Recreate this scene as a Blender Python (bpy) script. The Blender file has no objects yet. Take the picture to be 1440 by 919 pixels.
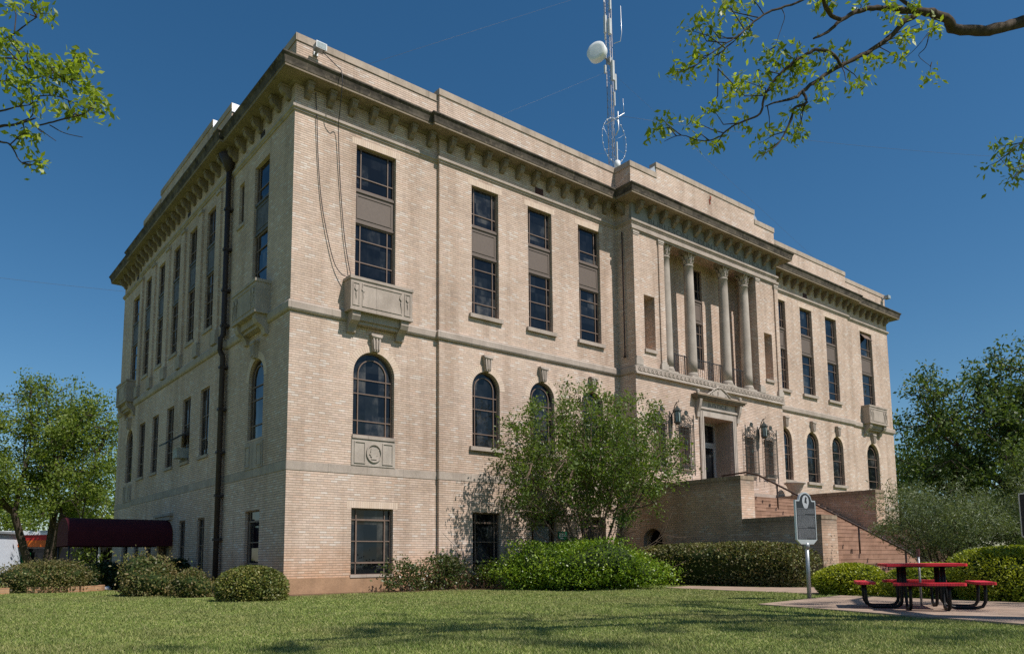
import bpy, bmesh, math, random
import numpy as np
from mathutils import Vector, Matrix

rnd = random.Random(11)
rng = np.random.default_rng(11)
S = bpy.context.scene
COL = S.collection
PI = math.pi

# ------------------------------------------------------------------ objects
def link(o, parent=None):
    COL.objects.link(o)
    if parent is not None:
        o.parent = parent
    return o

def tag(o, label=None, cat=None, group=None, kind=None):
    if label: o['label'] = label
    if cat: o['category'] = cat
    if group: o['group'] = group
    if kind: o['kind'] = kind
    return o

def empty(name, loc=(0, 0, 0), rz=0.0, label=None, cat=None, group=None):
    o = bpy.data.objects.new(name, None)
    o.location = loc
    o.rotation_euler = (0, 0, rz)
    o.empty_display_size = 0.2
    link(o)
    return tag(o, label, cat, group)

class MB:
    """collects faces of one mesh"""
    def __init__(self):
        self.v = []; self.f = []; self.sm = []
    def add(self, verts, faces, smooth=False):
        n = len(self.v)
        self.v += [tuple(map(float, p)) for p in verts]
        self.f += [tuple(i + n for i in f) for f in faces]
        self.sm += [smooth] * len(faces)
        return self
    def box(self, x0, x1, y0, y1, z0, z1):
        if x0 > x1: x0, x1 = x1, x0
        if y0 > y1: y0, y1 = y1, y0
        if z0 > z1: z0, z1 = z1, z0
        v = [(x0,y0,z0),(x1,y0,z0),(x1,y1,z0),(x0,y1,z0),(x0,y0,z1),(x1,y0,z1),(x1,y1,z1),(x0,y1,z1)]
        return self.add(v, [(0,3,2,1),(4,5,6,7),(0,1,5,4),(1,2,6,5),(2,3,7,6),(3,0,4,7)])
    def quad(self, a, b, c, d):
        return self.add([a, b, c, d], [(0, 1, 2, 3)])
    def prism(self, poly, y0, y1, axis='y'):
        """poly of (u,z) extruded along the axis"""
        n = len(poly)
        P = (lambda u, z, w: (u, w, z)) if axis == 'y' else ((lambda u, z, w: (w, u, z)) if axis == 'x' else (lambda u, z, w: (u, z, w)))
        v = [P(u, z, y0) for u, z in poly] + [P(u, z, y1) for u, z in poly]
        f = [tuple(range(n)), tuple(range(2*n-1, n-1, -1))] + [(i, i+n, (i+1) % n + n, (i+1) % n) for i in range(n)]
        return self.add(v, f)
    def lathe(self, prof, cx=0, cy=0, n=20, smooth=True, cap=True):
        v = []; f = []
        for r, z in prof:
            for k in range(n):
                a = 2*PI*k/n
                v.append((cx + r*math.cos(a), cy + r*math.sin(a), z))
        for i in range(len(prof)-1):
            for k in range(n):
                f.append((i*n+k, i*n+(k+1) % n, (i+1)*n+(k+1) % n, (i+1)*n+k))
        self.add(v, f, smooth)
        if cap:
            m = len(prof)-1
            self.add([v[k] for k in range(n)], [tuple(range(n-1, -1, -1))])
            self.add([v[m*n+k] for k in range(n)], [tuple(range(n))])
        return self
    def tube(self, pts, rad, n=8, smooth=True):
        pts = [Vector(p) for p in pts]
        if not hasattr(rad, '__len__'): rad = [rad]*len(pts)
        v = []; f = []
        up = Vector((0.13, 0.21, 0.97))
        for i, p in enumerate(pts):
            t = (pts[min(i+1, len(pts)-1)] - pts[max(i-1, 0)])
            if t.length < 1e-9: t = Vector((0, 0, 1))
            t.normalize()
            a = t.cross(up)
            if a.length < 0.05: a = t.cross(Vector((1, 0.1, 0)))
            a.normalize(); b = t.cross(a)
            for k in range(n):
                an = 2*PI*k/n
                v.append(p + (a*math.cos(an) + b*math.sin(an))*rad[i])
        for i in range(len(pts)-1):
            for k in range(n):
                f.append((i*n+k, i*n+(k+1) % n, (i+1)*n+(k+1) % n, (i+1)*n+k))
        f.append(tuple(range(n-1, -1, -1)))
        m = len(pts)-1
        f.append(tuple(m*n+k for k in range(n)))
        return self.add(v, f, smooth)
    def mesh(self, name, mat):
        me = bpy.data.meshes.new(name)
        me.from_pydata(self.v, [], self.f)
        me.polygons.foreach_set('use_smooth', self.sm)
        for m in (mat if isinstance(mat, (list, tuple)) else [mat]): me.materials.append(m)
        me.update()
        return me
    def build(self, name, mat, parent=None, loc=None, rz=None):
        o = bpy.data.objects.new(name, self.mesh(name, mat))
        if loc is not None: o.location = loc
        if rz is not None: o.rotation_euler = (0, 0, rz)
        return link(o, parent)

def place(me, name, parent, loc=(0, 0, 0), rz=0.0, sc=None):
    o = bpy.data.objects.new(name, me)
    o.location = loc; o.rotation_euler = (0, 0, rz)
    if sc: o.scale = sc
    return link(o, parent)

def fastmesh(name, V, F, mat, smooth=False):
    """V (N,3) and F (M,k) arrays of equal-sized faces"""
    me = bpy.data.meshes.new(name)
    V = np.asarray(V, dtype=np.float32); F = np.asarray(F, dtype=np.int32)
    k = F.shape[1]
    me.vertices.add(len(V)); me.vertices.foreach_set('co', V.ravel())
    me.loops.add(F.size); me.loops.foreach_set('vertex_index', F.ravel())
    me.polygons.add(len(F))
    me.polygons.foreach_set('loop_start', np.arange(0, F.size, k, dtype=np.int32))
    try: me.polygons.foreach_set('loop_total', np.full(len(F), k, dtype=np.int32))
    except Exception: pass
    if smooth: me.polygons.foreach_set('use_smooth', np.ones(len(F), dtype=bool))
    for m in (mat if isinstance(mat, (list, tuple)) else [mat]): me.materials.append(m)
    me.update(calc_edges=True)
    return me

# ------------------------------------------------------------------ materials
class NT:
    def __init__(self, name):
        self.m = bpy.data.materials.new(name); self.m.use_nodes = True
        self.t = self.m.node_tree; self.t.nodes.clear()
        self.out = self.t.nodes.new('ShaderNodeOutputMaterial')
    def n(self, typ, **kw):
        nd = self.t.nodes.new(typ)
        for k, v in kw.items():
            if k.startswith('i_'): nd.inputs[k[2:].replace('_', ' ')].default_value = v
            else: setattr(nd, k, v)
        return nd
    def l(self, a, b): self.t.links.new(a, b)
    def val(self, sock, v):
        if hasattr(v, 'links') or hasattr(v, 'is_linked'): self.l(v, sock)
        else: sock.default_value = v
    def math(self, op, a, b=0.0, c=None, clamp=False):
        nd = self.n('ShaderNodeMath', operation=op, use_clamp=clamp)
        self.val(nd.inputs[0], a); self.val(nd.inputs[1], b)
        if c is not None: self.val(nd.inputs[2], c)
        return nd.outputs[0]
    def mix(self, fac, a, b, blend='MIX'):
        nd = self.n('ShaderNodeMix', data_type='RGBA', blend_type=blend)
        nd.clamp_factor = True
        self.val(nd.inputs[0], fac); self.val(nd.inputs[6], a); self.val(nd.inputs[7], b)
        return nd.outputs[2]
    def ramp(self, fac, stops, interp='LINEAR'):
        nd = self.n('ShaderNodeValToRGB')
        cr = nd.color_ramp; cr.interpolation = interp
        while len(cr.elements) < len(stops): cr.elements.new(0.5)
        for e, (p, c) in zip(cr.elements, stops):
            e.position = p; e.color = c if len(c) == 4 else (*c, 1)
        self.l(fac, nd.inputs[0])
        return nd.outputs[0]
    def noise(self, scale, detail=3.0, rough=0.55, vec=None, dist=0.0):
        nd = self.n('ShaderNodeTexNoise')
        nd.inputs['Scale'].default_value = scale; nd.inputs['Detail'].default_value = detail
        nd.inputs['Roughness'].default_value = rough; nd.inputs['Distortion'].default_value = dist
        if vec is not None: self.l(vec, nd.inputs['Vector'])
        return nd.outputs[0]
    def pos(self):
        return self.n('ShaderNodeNewGeometry').outputs['Position']
    def obj(self):
        return self.n('ShaderNodeTexCoord').outputs['Object']
    def sep(self, v):
        nd = self.n('ShaderNodeSeparateXYZ'); self.l(v, nd.inputs[0]); return nd.outputs
    def comb(self, x=0.0, y=0.0, z=0.0):
        nd = self.n('ShaderNodeCombineXYZ')
        for s, v in zip(nd.inputs, (x, y, z)): self.val(s, v)
        return nd.outputs[0]
    def scalev(self, v, s):
        nd = self.n('ShaderNodeVectorMath', operation='MULTIPLY'); self.l(v, nd.inputs[0]); nd.inputs[1].default_value = s
        return nd.outputs[0]
    def bsdf(self, col, rough=0.8, spec=0.3, metal=0.0, bump=None, bstr=0.3, bdist=0.01, **kw):
        b = self.n('ShaderNodeBsdfPrincipled')
        self.val(b.inputs['Base Color'], col if not isinstance(col, tuple) else (*col[:3], 1))
        self.val(b.inputs['Roughness'], rough)
        b.inputs['Specular IOR Level'].default_value = spec
        b.inputs['Metallic'].default_value = metal
        if bump is not None:
            bp = self.n('ShaderNodeBump'); bp.inputs['Strength'].default_value = bstr; bp.inputs['Distance'].default_value = bdist
            self.l(bump, bp.inputs['Height']); self.l(bp.outputs[0], b.inputs['Normal'])
        self.b = b
        self.l(b.outputs[0], self.out.inputs[0])
        return self.m
    def finish(self, shader):
        self.l(shader, self.out.inputs[0]); return self.m

def brick_mat(name, tones, mortar, bw=0.205, bh=0.0685, gap=0.011, splash=False, topstain=None, bump=0.5):
    t = NT(name)
    geo = t.n('ShaderNodeNewGeometry')
    P = t.sep(geo.outputs['Position']); N = t.sep(geo.outputs['True Normal'])
    ax = t.math('GREATER_THAN', t.math('ABSOLUTE', N[0]), 0.6)
    az = t.math('GREATER_THAN', t.math('ABSOLUTE', N[2]), 0.7)
    u = t.math('ADD', t.math('MULTIPLY', P[0], t.math('SUBTRACT', 1.0, ax)), t.math('MULTIPLY', P[1], ax))
    v = t.math('ADD', t.math('MULTIPLY', P[2], t.math('SUBTRACT', 1.0, az)), t.math('MULTIPLY', P[1], az))
    row = t.math('FLOOR', t.math('DIVIDE', v, bh))
    fv = t.math('FRACT', t.math('DIVIDE', v, bh))
    sh = t.math('MULTIPLY', t.math('MODULO', t.math('ABSOLUTE', row), 2.0), 0.5)
    # slight irregular offsets of each course
    wr = t.n('ShaderNodeTexWhiteNoise', noise_dimensions='1D'); t.l(row, wr.inputs['W'])
    sh = t.math('ADD', sh, t.math('MULTIPLY', wr.outputs[0], 0.18))
    uu = t.math('ADD', t.math('DIVIDE', u, bw), sh)
    colm = t.math('FLOOR', uu); fu = t.math('FRACT', uu)
    wn = t.n('ShaderNodeTexWhiteNoise', noise_dimensions='3D')
    t.l(t.comb(colm, row, ax), wn.inputs['Vector'])
    n = len(tones)
    base = t.ramp(wn.outputs[0], [(i / n, c) for i, c in enumerate(tones)], 'CONSTANT')
    gu = gap*.45 / bw; gv = gap*1.25 / bh
    m = t.math('MAXIMUM', t.math('LESS_THAN', fu, gu), t.math('LESS_THAN', fv, gv))
    pos = geo.outputs['Position']
    big = t.noise(0.35, 4, 0.6, pos)
    fine = t.noise(9.0, 3, 0.6, pos)
    c = t.mix(m, base, (*mortar, 1))
    c = t.mix(1.0, c, t.ramp(big, [(0.3, (0.80, 0.775, 0.75)), (0.62, (1.05, 1.04, 1.03))]), 'MULTIPLY')
    c = t.mix(1.0, c, t.ramp(fine, [(0.3, (0.9, 0.9, 0.9)), (0.7, (1.05, 1.05, 1.05))]), 'MULTIPLY')
    # streaks run down from the ledges
    st = t.noise(1.0, 4, 0.65, t.scalev(pos, (1.4, 1.4, 0.09)))
    c = t.mix(1.0, c, t.ramp(st, [(0.28, (0.74, 0.71, 0.68)), (0.52, (1, 1, 1))]), 'MULTIPLY')
    if splash:
        z = P[2]
        e = t.math('ADD', z, t.math('MULTIPLY', t.noise(1.3, 3, 0.6, pos), 1.3))
        f = t.n('ShaderNodeMapRange'); f.inputs['From Min'].default_value = 2.0; f.inputs['From Max'].default_value = 0.75
        t.l(e, f.inputs[0])
        c = t.mix(t.math('MULTIPLY', f.outputs[0], 0.75, clamp=True), c, t.mix(1.0, c, (1.02, 0.72, 0.47, 1), 'MULTIPLY'))
    if topstain:
        z0, z1 = topstain
        f = t.n('ShaderNodeMapRange'); f.inputs['From Min'].default_value = z0; f.inputs['From Max'].default_value = z1
        t.l(t.math('ADD', P[2], t.math('MULTIPLY', t.math('SUBTRACT', t.noise(2.5, 3, 0.6, pos), 0.5), 0.25)), f.inputs[0])
        c = t.mix(t.math('MULTIPLY', f.outputs[0], 0.6, clamp=True), c, (0.06, 0.055, 0.045, 1))
    hb = t.math('ADD', t.math('SUBTRACT', 1.0, m), t.math('MULTIPLY', wn.outputs[0], 0.45))
    return t.bsdf(c, 0.88, 0.2, bump=hb, bstr=bump, bdist=0.006)

def stone_mat(name, col, stain=0.35, rough=0.85, seams=0.0):
    t = NT(name); p = t.pos()
    n1 = t.noise(1.6, 5, 0.6, p); n2 = t.noise(26, 3, 0.6, p)
    st = t.noise(1.0, 4, 0.65, t.scalev(p, (3.0, 3.0, 0.3)))
    c = t.mix(1.0, (*col, 1), t.ramp(n1, [(0.3, (0.78, 0.76, 0.73)), (0.7, (1.08, 1.07, 1.05))]), 'MULTIPLY')
    c = t.mix(1.0, c, t.ramp(n2, [(0.3, (0.88, 0.88, 0.88)), (0.7, (1.06, 1.06, 1.06))]), 'MULTIPLY')
    c = t.mix(t.math('MULTIPLY', t.ramp(st, [(0.25, (1, 1, 1)), (0.5, (0, 0, 0))]), stain), c, (0.07, 0.06, 0.05, 1))
    if seams:
        P = t.sep(p); N = t.sep(t.n('ShaderNodeNewGeometry').outputs['True Normal'])
        ax = t.math('GREATER_THAN', t.math('ABSOLUTE', N[0]), 0.6)
        u = t.math('ADD', t.math('MULTIPLY', P[0], t.math('SUBTRACT', 1.0, ax)), t.math('MULTIPLY', P[1], ax))
        s = t.math('LESS_THAN', t.math('FRACT', t.math('DIVIDE', u, seams)), 0.012)
        c = t.mix(t.math('MULTIPLY', s, 0.5), c, (0.12, 0.1, 0.08, 1))
    return t.bsdf(c, rough, 0.2, bump=n2, bstr=0.25, bdist=0.01)

def plain(name, col, rough=0.6, spec=0.3, metal=0.0, var=0.12, scale=6.0):
    t = NT(name); p = t.pos()
    n = t.noise(scale, 4, 0.6, p)
    lo = 1 - var; hi = 1 + var
    c = t.mix(1.0, (*col, 1), t.ramp(n, [(0.3, (lo, lo, lo)), (0.7, (hi, hi, hi))]), 'MULTIPLY')
    return t.bsdf(c, rough, spec, metal, bump=n, bstr=0.08, bdist=0.004)

def leaf_mat(name, tones, trans=0.35, rough=0.5, spec=0.3):
    t = NT(name)
    geo = t.n('ShaderNodeNewGeometry')
    n = len(tones)
    c = t.ramp(geo.outputs['Random Per Island'], [(i/(n-1), x) for i, x in enumerate(tones)])
    big = t.noise(1.1, 3, 0.6, geo.outputs['Position'])
    c = t.mix(1.0, c, t.ramp(big, [(0.32, (0.72, 0.78, 0.75)), (0.66, (1.2, 1.13, 1.0))]), 'MULTIPLY')
    b = t.n('ShaderNodeBsdfPrincipled')
    t.l(c, b.inputs['Base Color']); b.inputs['Roughness'].default_value = rough
    b.inputs['Specular IOR Level'].default_value = spec
    tr = t.n('ShaderNodeBsdfTranslucent')
    t.l(t.mix(1.0, c, (1.25, 1.3, 0.5, 1), 'MULTIPLY'), tr.inputs[0])
    mx = t.n('ShaderNodeMixShader'); mx.inputs[0].default_value = trans
    t.l(b.outputs[0], mx.inputs[1]); t.l(tr.outputs[0], mx.inputs[2])
    return t.finish(mx.outputs[0])

TONES = [(min(r*1.06,.7)*.35+.65*.645, g*1.03*.35+.65*.492, b*1.2*.35+.65*.402) for r, g, b in [(0.47,0.375,0.26),(0.54,0.445,0.32),(0.41,0.32,0.22),(0.60,0.51,0.38),(0.50,0.385,0.265),(0.55,0.46,0.34),
         (0.44,0.345,0.25),(0.78,0.70,0.60),(0.56,0.40,0.27),(0.32,0.27,0.21),(0.62,0.50,0.38)]]
BRICK = brick_mat('buff_roman_brick', TONES, (0.32, 0.262, 0.208), gap=0.0155, splash=True)
BRICKW = brick_mat('buff_terrace_brick', [(r*.86, g*.8, b*.74) for r, g, b in TONES], (0.33, 0.27, 0.20), bw=0.205, bh=0.075, splash=True)
STAIRB = brick_mat('red_stair_tile', [(0.30,0.185,0.13),(0.27,0.165,0.115),(0.33,0.205,0.145),(0.285,0.175,0.125)], (0.27, 0.18, 0.135), bw=0.3, bh=0.1625, gap=0.01, bump=0.3)
STONE = stone_mat('cast_stone', (0.40, 0.34, 0.298), 0.25, seams=1.22)
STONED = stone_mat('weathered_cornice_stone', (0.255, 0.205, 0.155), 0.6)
FASCIA = None
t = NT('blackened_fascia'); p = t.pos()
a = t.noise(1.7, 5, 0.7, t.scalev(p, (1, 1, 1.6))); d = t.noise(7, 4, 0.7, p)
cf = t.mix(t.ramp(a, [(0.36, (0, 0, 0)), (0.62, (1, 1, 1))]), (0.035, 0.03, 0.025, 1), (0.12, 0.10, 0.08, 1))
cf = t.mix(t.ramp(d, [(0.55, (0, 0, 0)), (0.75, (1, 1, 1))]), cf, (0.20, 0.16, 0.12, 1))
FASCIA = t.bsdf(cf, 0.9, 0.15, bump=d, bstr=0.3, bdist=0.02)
COPING = stone_mat('coping_stone', (0.42, 0.345, 0.285), 0.35, seams=1.5)
PLINTH = stone_mat('stained_plinth', (0.36, 0.225, 0.14), 0.25)
LIMESTONE = stone_mat('smooth_limestone', (0.43, 0.378, 0.336), 0.2)
STEEL = plain('brown_steel_sash', (0.165, 0.115, 0.09), 0.55, 0.35)
SPAND = plain('brown_spandrel_metal', (0.135, 0.105, 0.088), 0.6, 0.3, var=0.08, scale=12)
SPAND2 = plain('grey_slate_spandrel', (0.10, 0.095, 0.10), 0.65, 0.3, var=0.35, scale=5)
IRON = plain('black_iron', (0.028, 0.026, 0.026), 0.5, 0.4)
BRONZE = plain('green_bronze', (0.055, 0.062, 0.055), 0.5, 0.4, 0.4)
RAILM = plain('dark_brown_rail', (0.055, 0.035, 0.026), 0.5, 0.4)
GRILLEBACK = plain('brown_slot_panel', (0.15, 0.09, 0.065), 0.8, 0.2, scale=3)
ALU = plain('aluminium', (0.55, 0.56, 0.57), 0.4, 0.5, 0.6, var=0.05)
WHITE = plain('white_paint', (0.75, 0.76, 0.76), 0.5, 0.4, var=0.04)
GALV = plain('galvanised_steel', (0.33, 0.35, 0.36), 0.45, 0.5, 0.5)
MAROON = plain('maroon_canvas', (0.062, 0.011, 0.016), 0.85, 0.15, var=0.12, scale=2)
PIPEM = plain('dark_downpipe', (0.045, 0.032, 0.03), 0.6, 0.3)
t = NT('red_coated_mesh'); o_ = t.obj(); q_ = t.sep(o_)
h_ = t.math('MULTIPLY', t.math('GREATER_THAN', t.math('SINE', t.math('MULTIPLY', t.math('ADD', q_[0], q_[1]), 170.0)), 0.35), t.math('GREATER_THAN', t.math('SINE', t.math('MULTIPLY', t.math('SUBTRACT', q_[0], q_[1]), 170.0)), 0.35))
n_ = t.noise(5, 4, .6, o_)
c_ = t.mix(t.ramp(n_, [(.35, (0,0,0)), (.7, (1,1,1))]), (0.55, 0.018, 0.03, 1), (0.68, 0.035, 0.055, 1))
REDP = t.bsdf(t.mix(t.math('MULTIPLY', h_, .4), c_, (0.03, 0.01, 0.01, 1)), 0.5, 0.35)
BLACKT = plain('black_coated_tube', (0.008, 0.008, 0.009), 0.45, 0.25)
ROOF = plain('roof_membrane', (0.25, 0.24, 0.23), 0.9)
BARK = None
def bark(name, col, sc=18):
    t = NT(name); p = t.pos()
    n = t.noise(sc, 5, 0.65, t.scalev(p, (1, 1, 0.35))); b = t.noise(sc*0.25, 3, 0.5, p)
    c = t.mix(t.ramp(n, [(0.35, (0, 0, 0)), (0.65, (1, 1, 1))]), tuple(x*0.45 for x in col)+(1,), (*col, 1))
    c = t.mix(1.0, c, t.ramp(b, [(0.3, (0.8, 0.8, 0.8)), (0.7, (1.2, 1.2, 1.2))]), 'MULTIPLY')
    return t.bsdf(c, 0.9, 0.15, bump=n, bstr=0.6, bdist=0.02)
BARK = bark('grey_bark', (0.15, 0.12, 0.095))
BARKD = bark('dark_bark', (0.085, 0.065, 0.05))
BARKM = bark('smooth_tan_bark', (0.23, 0.165, 0.12), 30)

def glass_mat(name, tint=(0.008, 0.011, 0.016)):
    t = NT(name); p = t.pos()
    n = t.noise(0.9, 2, 0.5, p)
    m = t.bsdf(tint, 0.035, 0.36, bump=n, bstr=0.22, bdist=0.06)
    t.b.inputs['IOR'].default_value = 1.52
    # dim room light painted into the pane colour; every light sits at its own slight angle
    P = t.sep(p); oi = t.n('ShaderNodeObjectInfo')
    wn = t.n('ShaderNodeTexWhiteNoise', noise_dimensions='3D')
    t.l(t.comb(t.math('FLOOR', t.math('MULTIPLY', t.math('ADD', P[0], P[1]), 2.3)), t.math('FLOOR', t.math('MULTIPLY', P[2], 1.55)), oi.outputs['Random']), wn.inputs['Vector'])
    r = t.noise(2.2, 4, 0.6, t.scalev(p, (1, 1, 0.8)))
    c = t.ramp(t.math('ADD', t.math('MULTIPLY', r, 0.7), t.math('MULTIPLY', wn.outputs[0], 0.3)), [(0.40, (0.004, 0.005, 0.007)), (0.58, (0.013, 0.015, 0.018)), (0.68, (0.05, 0.05, 0.05)), (0.80, (0.11, 0.10, 0.085))])
    t.l(c, t.b.inputs['Base Color'])
    geo = t.n('ShaderNodeNewGeometry')
    va = t.n('ShaderNodeVectorMath', operation='MULTIPLY_ADD'); t.l(wn.outputs['Color'], va.inputs[0]); va.inputs[1].default_value = (0.07, 0.07, 0.07); va.inputs[2].default_value = (-0.035, -0.035, -0.035)
    vs = t.n('ShaderNodeVectorMath', operation='ADD'); t.l(geo.outputs['Normal'], vs.inputs[0]); t.l(va.outputs[0], vs.inputs[1])
    vn = t.n('ShaderNodeVectorMath', operation='NORMALIZE'); t.l(vs.outputs[0], vn.inputs[0])
    for nd in t.t.nodes:
        if nd.type == 'BUMP': t.l(vn.outputs[0], nd.inputs['Normal'])
    return m
GLASS = glass_mat('dark_window_glass')
PALE_SHEET = plain('pale_grey_sheet', (0.20, 0.22, 0.24), 0.35, 0.5, var=0.06)
# ------------------------------------------------------------------ courthouse
L, D = 36.4, 20.45
CX = L/2
house = empty('courthouse', (0, 0, 0), 0, 'large three storey buff brick courthouse with columned entrance and bracketed cornice', 'courthouse')
Y1, YP, X1 = -0.12, -0.95, -0.12
OUT = [(0,D),(0,16.7),(X1,16.7),(X1,5.1),(0,5.1),(0,0),(4.88,0),(4.88,Y1),(13.2,Y1),(13.2,YP),(23.2,YP),(23.2,Y1),(31.52,Y1),(31.52,0),(L,0),(L,D)]

def sweep(mb, prof, ring=OUT, closed_prof=False):
    """sweep an (offset, z) profile round the footprint with mitred corners"""
    n = len(ring); V = []; F = []
    nor = []
    for i in range(n):
        a = Vector(ring[i]); b = Vector(ring[(i+1) % n]); d = (b-a).normalized()
        nor.append(Vector((d.y, -d.x)))
    for i in range(n):
        n0, n1 = nor[i-1], nor[i]
        m = n0+n1 if abs(n0.dot(n1)) < 0.5 else n1
        for o, z in prof:
            V.append((ring[i][0]+m.x*o, ring[i][1]+m.y*o, z))
    k = len(prof); e = k if closed_prof else k-1
    for i in range(n):
        j = (i+1) % n
        for q in range(e):
            F.append((i*k+q, j*k+q, j*k+(q+1) % k, i*k+(q+1) % k))
    mb.add(V, F)

# --- walls with real openings -------------------------------------------------
def wall(mb, org, ud, nd, u0, u1, z0, z1, ops, depth=0.17):
    """org+u*ud is the wall line, nd points outwards; ops: (u0,u1,z0,z1,arch[,depth])"""
    ud = Vector(ud); nd = Vector(nd); org = Vector(org)
    P = lambda u, z, d=0.0: tuple(org + ud*u - nd*d + Vector((0, 0, z)))
    us = sorted({u0, u1, *[o[0] for o in ops], *[o[1] for o in ops]})
    zs = sorted({z0, z1, *[o[2] for o in ops], *[o[3] for o in ops]})
    for a, b in zip(us, us[1:]):
        run = None
        for c, d in zip(zs, zs[1:]):
            um, zm = (a+b)/2, (c+d)/2
            hole = any(o[0] < um < o[1] and o[2] < zm < o[3] for o in ops)
            if not hole: mb.quad(P(a, c), P(b, c), P(b, d), P(a, d))
    for o in ops:
        a, b, c, d, arch = o[:5]; dp = o[5] if len(o) > 5 else depth
        if arch:
            r = (b-a)/2; s = d-r; cu = (a+b)/2; N = 20
            arc = [(cu - r*math.cos(PI*k/N), s + r*math.sin(PI*k/N)) for k in range(N+1)]
            for k in range(N):
                q = (a, d) if k < N/2 else (b, d)
                mb.add([P(*q), P(*arc[k]), P(*arc[k+1])], [(0, 1, 2)])
            path = [(a, c)] + arc + [(b, c), (a, c)]
        else:
            path = [(a, c), (a, d), (b, d), (b, c), (a, c)]
        for (p, q), (r_, s_) in zip(path, path[1:]):
            mb.quad(P(p, q), P(r_, s_), P(r_, s_, dp), P(p, q, dp))

ZW = 14.6
WE, WM = 1.37, 1.14                    # window widths
ENDS = [2.65, L-2.65]; MIDS = [6.74, 9.21, 11.69, L-11.69, L-9.21, L-6.74]
def front_ops(c, w, end):
    z = 8.6 if end else 8.93
    return [(c-w/2, c+w/2, z, 13.40, False), (c-w/2, c+w/2, 4.52, 7.05, True), (c-w/2, c+w/2, 0.47, 2.40, False)]
wb = MB()
wall(wb, (0,0,0), (1,0,0), (0,-1,0), 0, 4.88, 0.44, ZW, front_ops(2.65, WE, True))
wall(wb, (0,Y1,0), (1,0,0), (0,-1,0), 4.88, 13.2, 0.44, ZW, sum([front_ops(c, WM, False) for c in MIDS[:3]], []))
wall(wb, (0,Y1,0), (1,0,0), (0,-1,0), 23.2, 31.52, 0.44, ZW, sum([front_ops(c, WM, False) for c in MIDS[3:]], []))
wall(wb, (0,0,0), (1,0,0), (0,-1,0), 31.52, L, 0.44, ZW, front_ops(L-2.65, WE, True))
# pavilion
SLOTS = [(14.12,14.84),(15.62,16.30),(20.10,20.78),(21.56,22.28)]
pops = [(a, b, 4.42, 6.06, False, 0.22) for a, b in SLOTS]
pops += [(13.79,14.42,8.87,11.02,False,0.56),(21.98,22.61,8.87,11.02,False,0.56)]
pops += [(17.2,19.2,3.25,6.61,False,0.9),(15.0,21.4,8.12,13.70,False,0.95)]
wall(wb, (0,YP,0), (1,0,0), (0,-1,0), 13.2, 23.2, 0.44, ZW, pops)
# recess back wall with its window
wall(wb, (0,-0.0,0), (1,0,0), (0,-1,0), 15.0, 21.4, 8.12, 13.70, [(CX-WM/2, CX+WM/2, 8.95, 13.40, False)], 0.12)
# short returns
for x, ya, yb in [(4.88,0,Y1),(13.2,Y1,YP),(23.2,YP,Y1),(31.52,Y1,0)]:
    wb.quad((x,ya,0.44),(x,yb,0.44),(x,yb,ZW),(x,ya,ZW))
# side
wall(wb, (0,0,0), (0,1,0), (-1,0,0), 0, 5.1, 0.44, ZW, [(1.82,3.02,8.6,13.25,False),(1.82,3.02,4.52,6.95,True),(1.85,2.99,0.48,2.39,False),(3.95,4.40,11.78,13.22,False)], 0.14)
SB = [6.85, 8.95, 11.05, 13.2, 15.3]
so = []
for y in SB:
    so += [(y-.45, y+.45, 8.95, 13.32, False, 0.12), (y-.48, y+.48, 4.50, 6.86, False, 0.12)]
for y in (6.8, 8.95, 13.4, 15.4): so += [(y-.38, y+.38, 0.5, 2.38, False)]
so += [(10.5, 11.9, 0.44, 2.35, False, 0.3)]
wall(wb, (X1,0,0), (0,1,0), (-1,0,0), 5.1, 16.7, 0.44, ZW, so, 0.12)
wall(wb, (0,0,0), (0,1,0), (-1,0,0), 16.7, D, 0.44, ZW, [(17.42,18.62,8.6,13.25,False),(17.42,18.62,4.52,6.95,True),(17.45,18.59,0.48,2.39,False)], 0.14)
for y in (5.1, 16.7): wb.quad((0,y,0.44),(X1,y,0.44),(X1,y,ZW),(0,y,ZW))
# rear and far side
wb.quad((L,0,0.44),(L,D,0.44),(L,D,ZW),(L,0,ZW)); wb.quad((0,D,0.44),(L,D,0.44),(L,D,ZW),(0,D,ZW))
# brick piers on the side wall between the middle windows
for y in (5.9, 7.9, 10.0, 12.12, 14.25, 16.35):
    w = 0.20
    wb.box(X1-0.07, X1+0.02, y-w, y+w, 8.62, 13.48)
# pilaster strips of the pavilion
for a, b in [(13.203,13.48),(14.70,14.998),(21.402,21.70),(22.92,23.197)]:
    wb.box(a, b, YP-0.055, YP+0.02, 8.50, 13.40)
wb.build('wall', BRICK, house)

pl = MB(); sweep(pl, [(0.02,0.0),(0.02,0.44),(-0.3,0.445)]); pl.build('plinth', PLINTH, house)
bl = MB()
sweep(bl, [(0.0,3.38),(0.012,3.38),(0.012,3.62),(0.0,3.62)])
bl.build('belt_course', STONE, house)
bu = MB(); sweep(bu, [(0.0,7.83),(0.055,7.85),(0.085,7.90),(0.085,8.08),(0.05,8.13),(0.0,8.15)]); bu.build('belt_course', STONE, house)
mo = MB(); sweep(mo, [(0.0,13.76),(0.04,13.77),(0.04,13.81),(0.085,13.84),(0.085,13.92),(0.0,13.94)]); mo.build('string_moulding', STONE, house)
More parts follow.
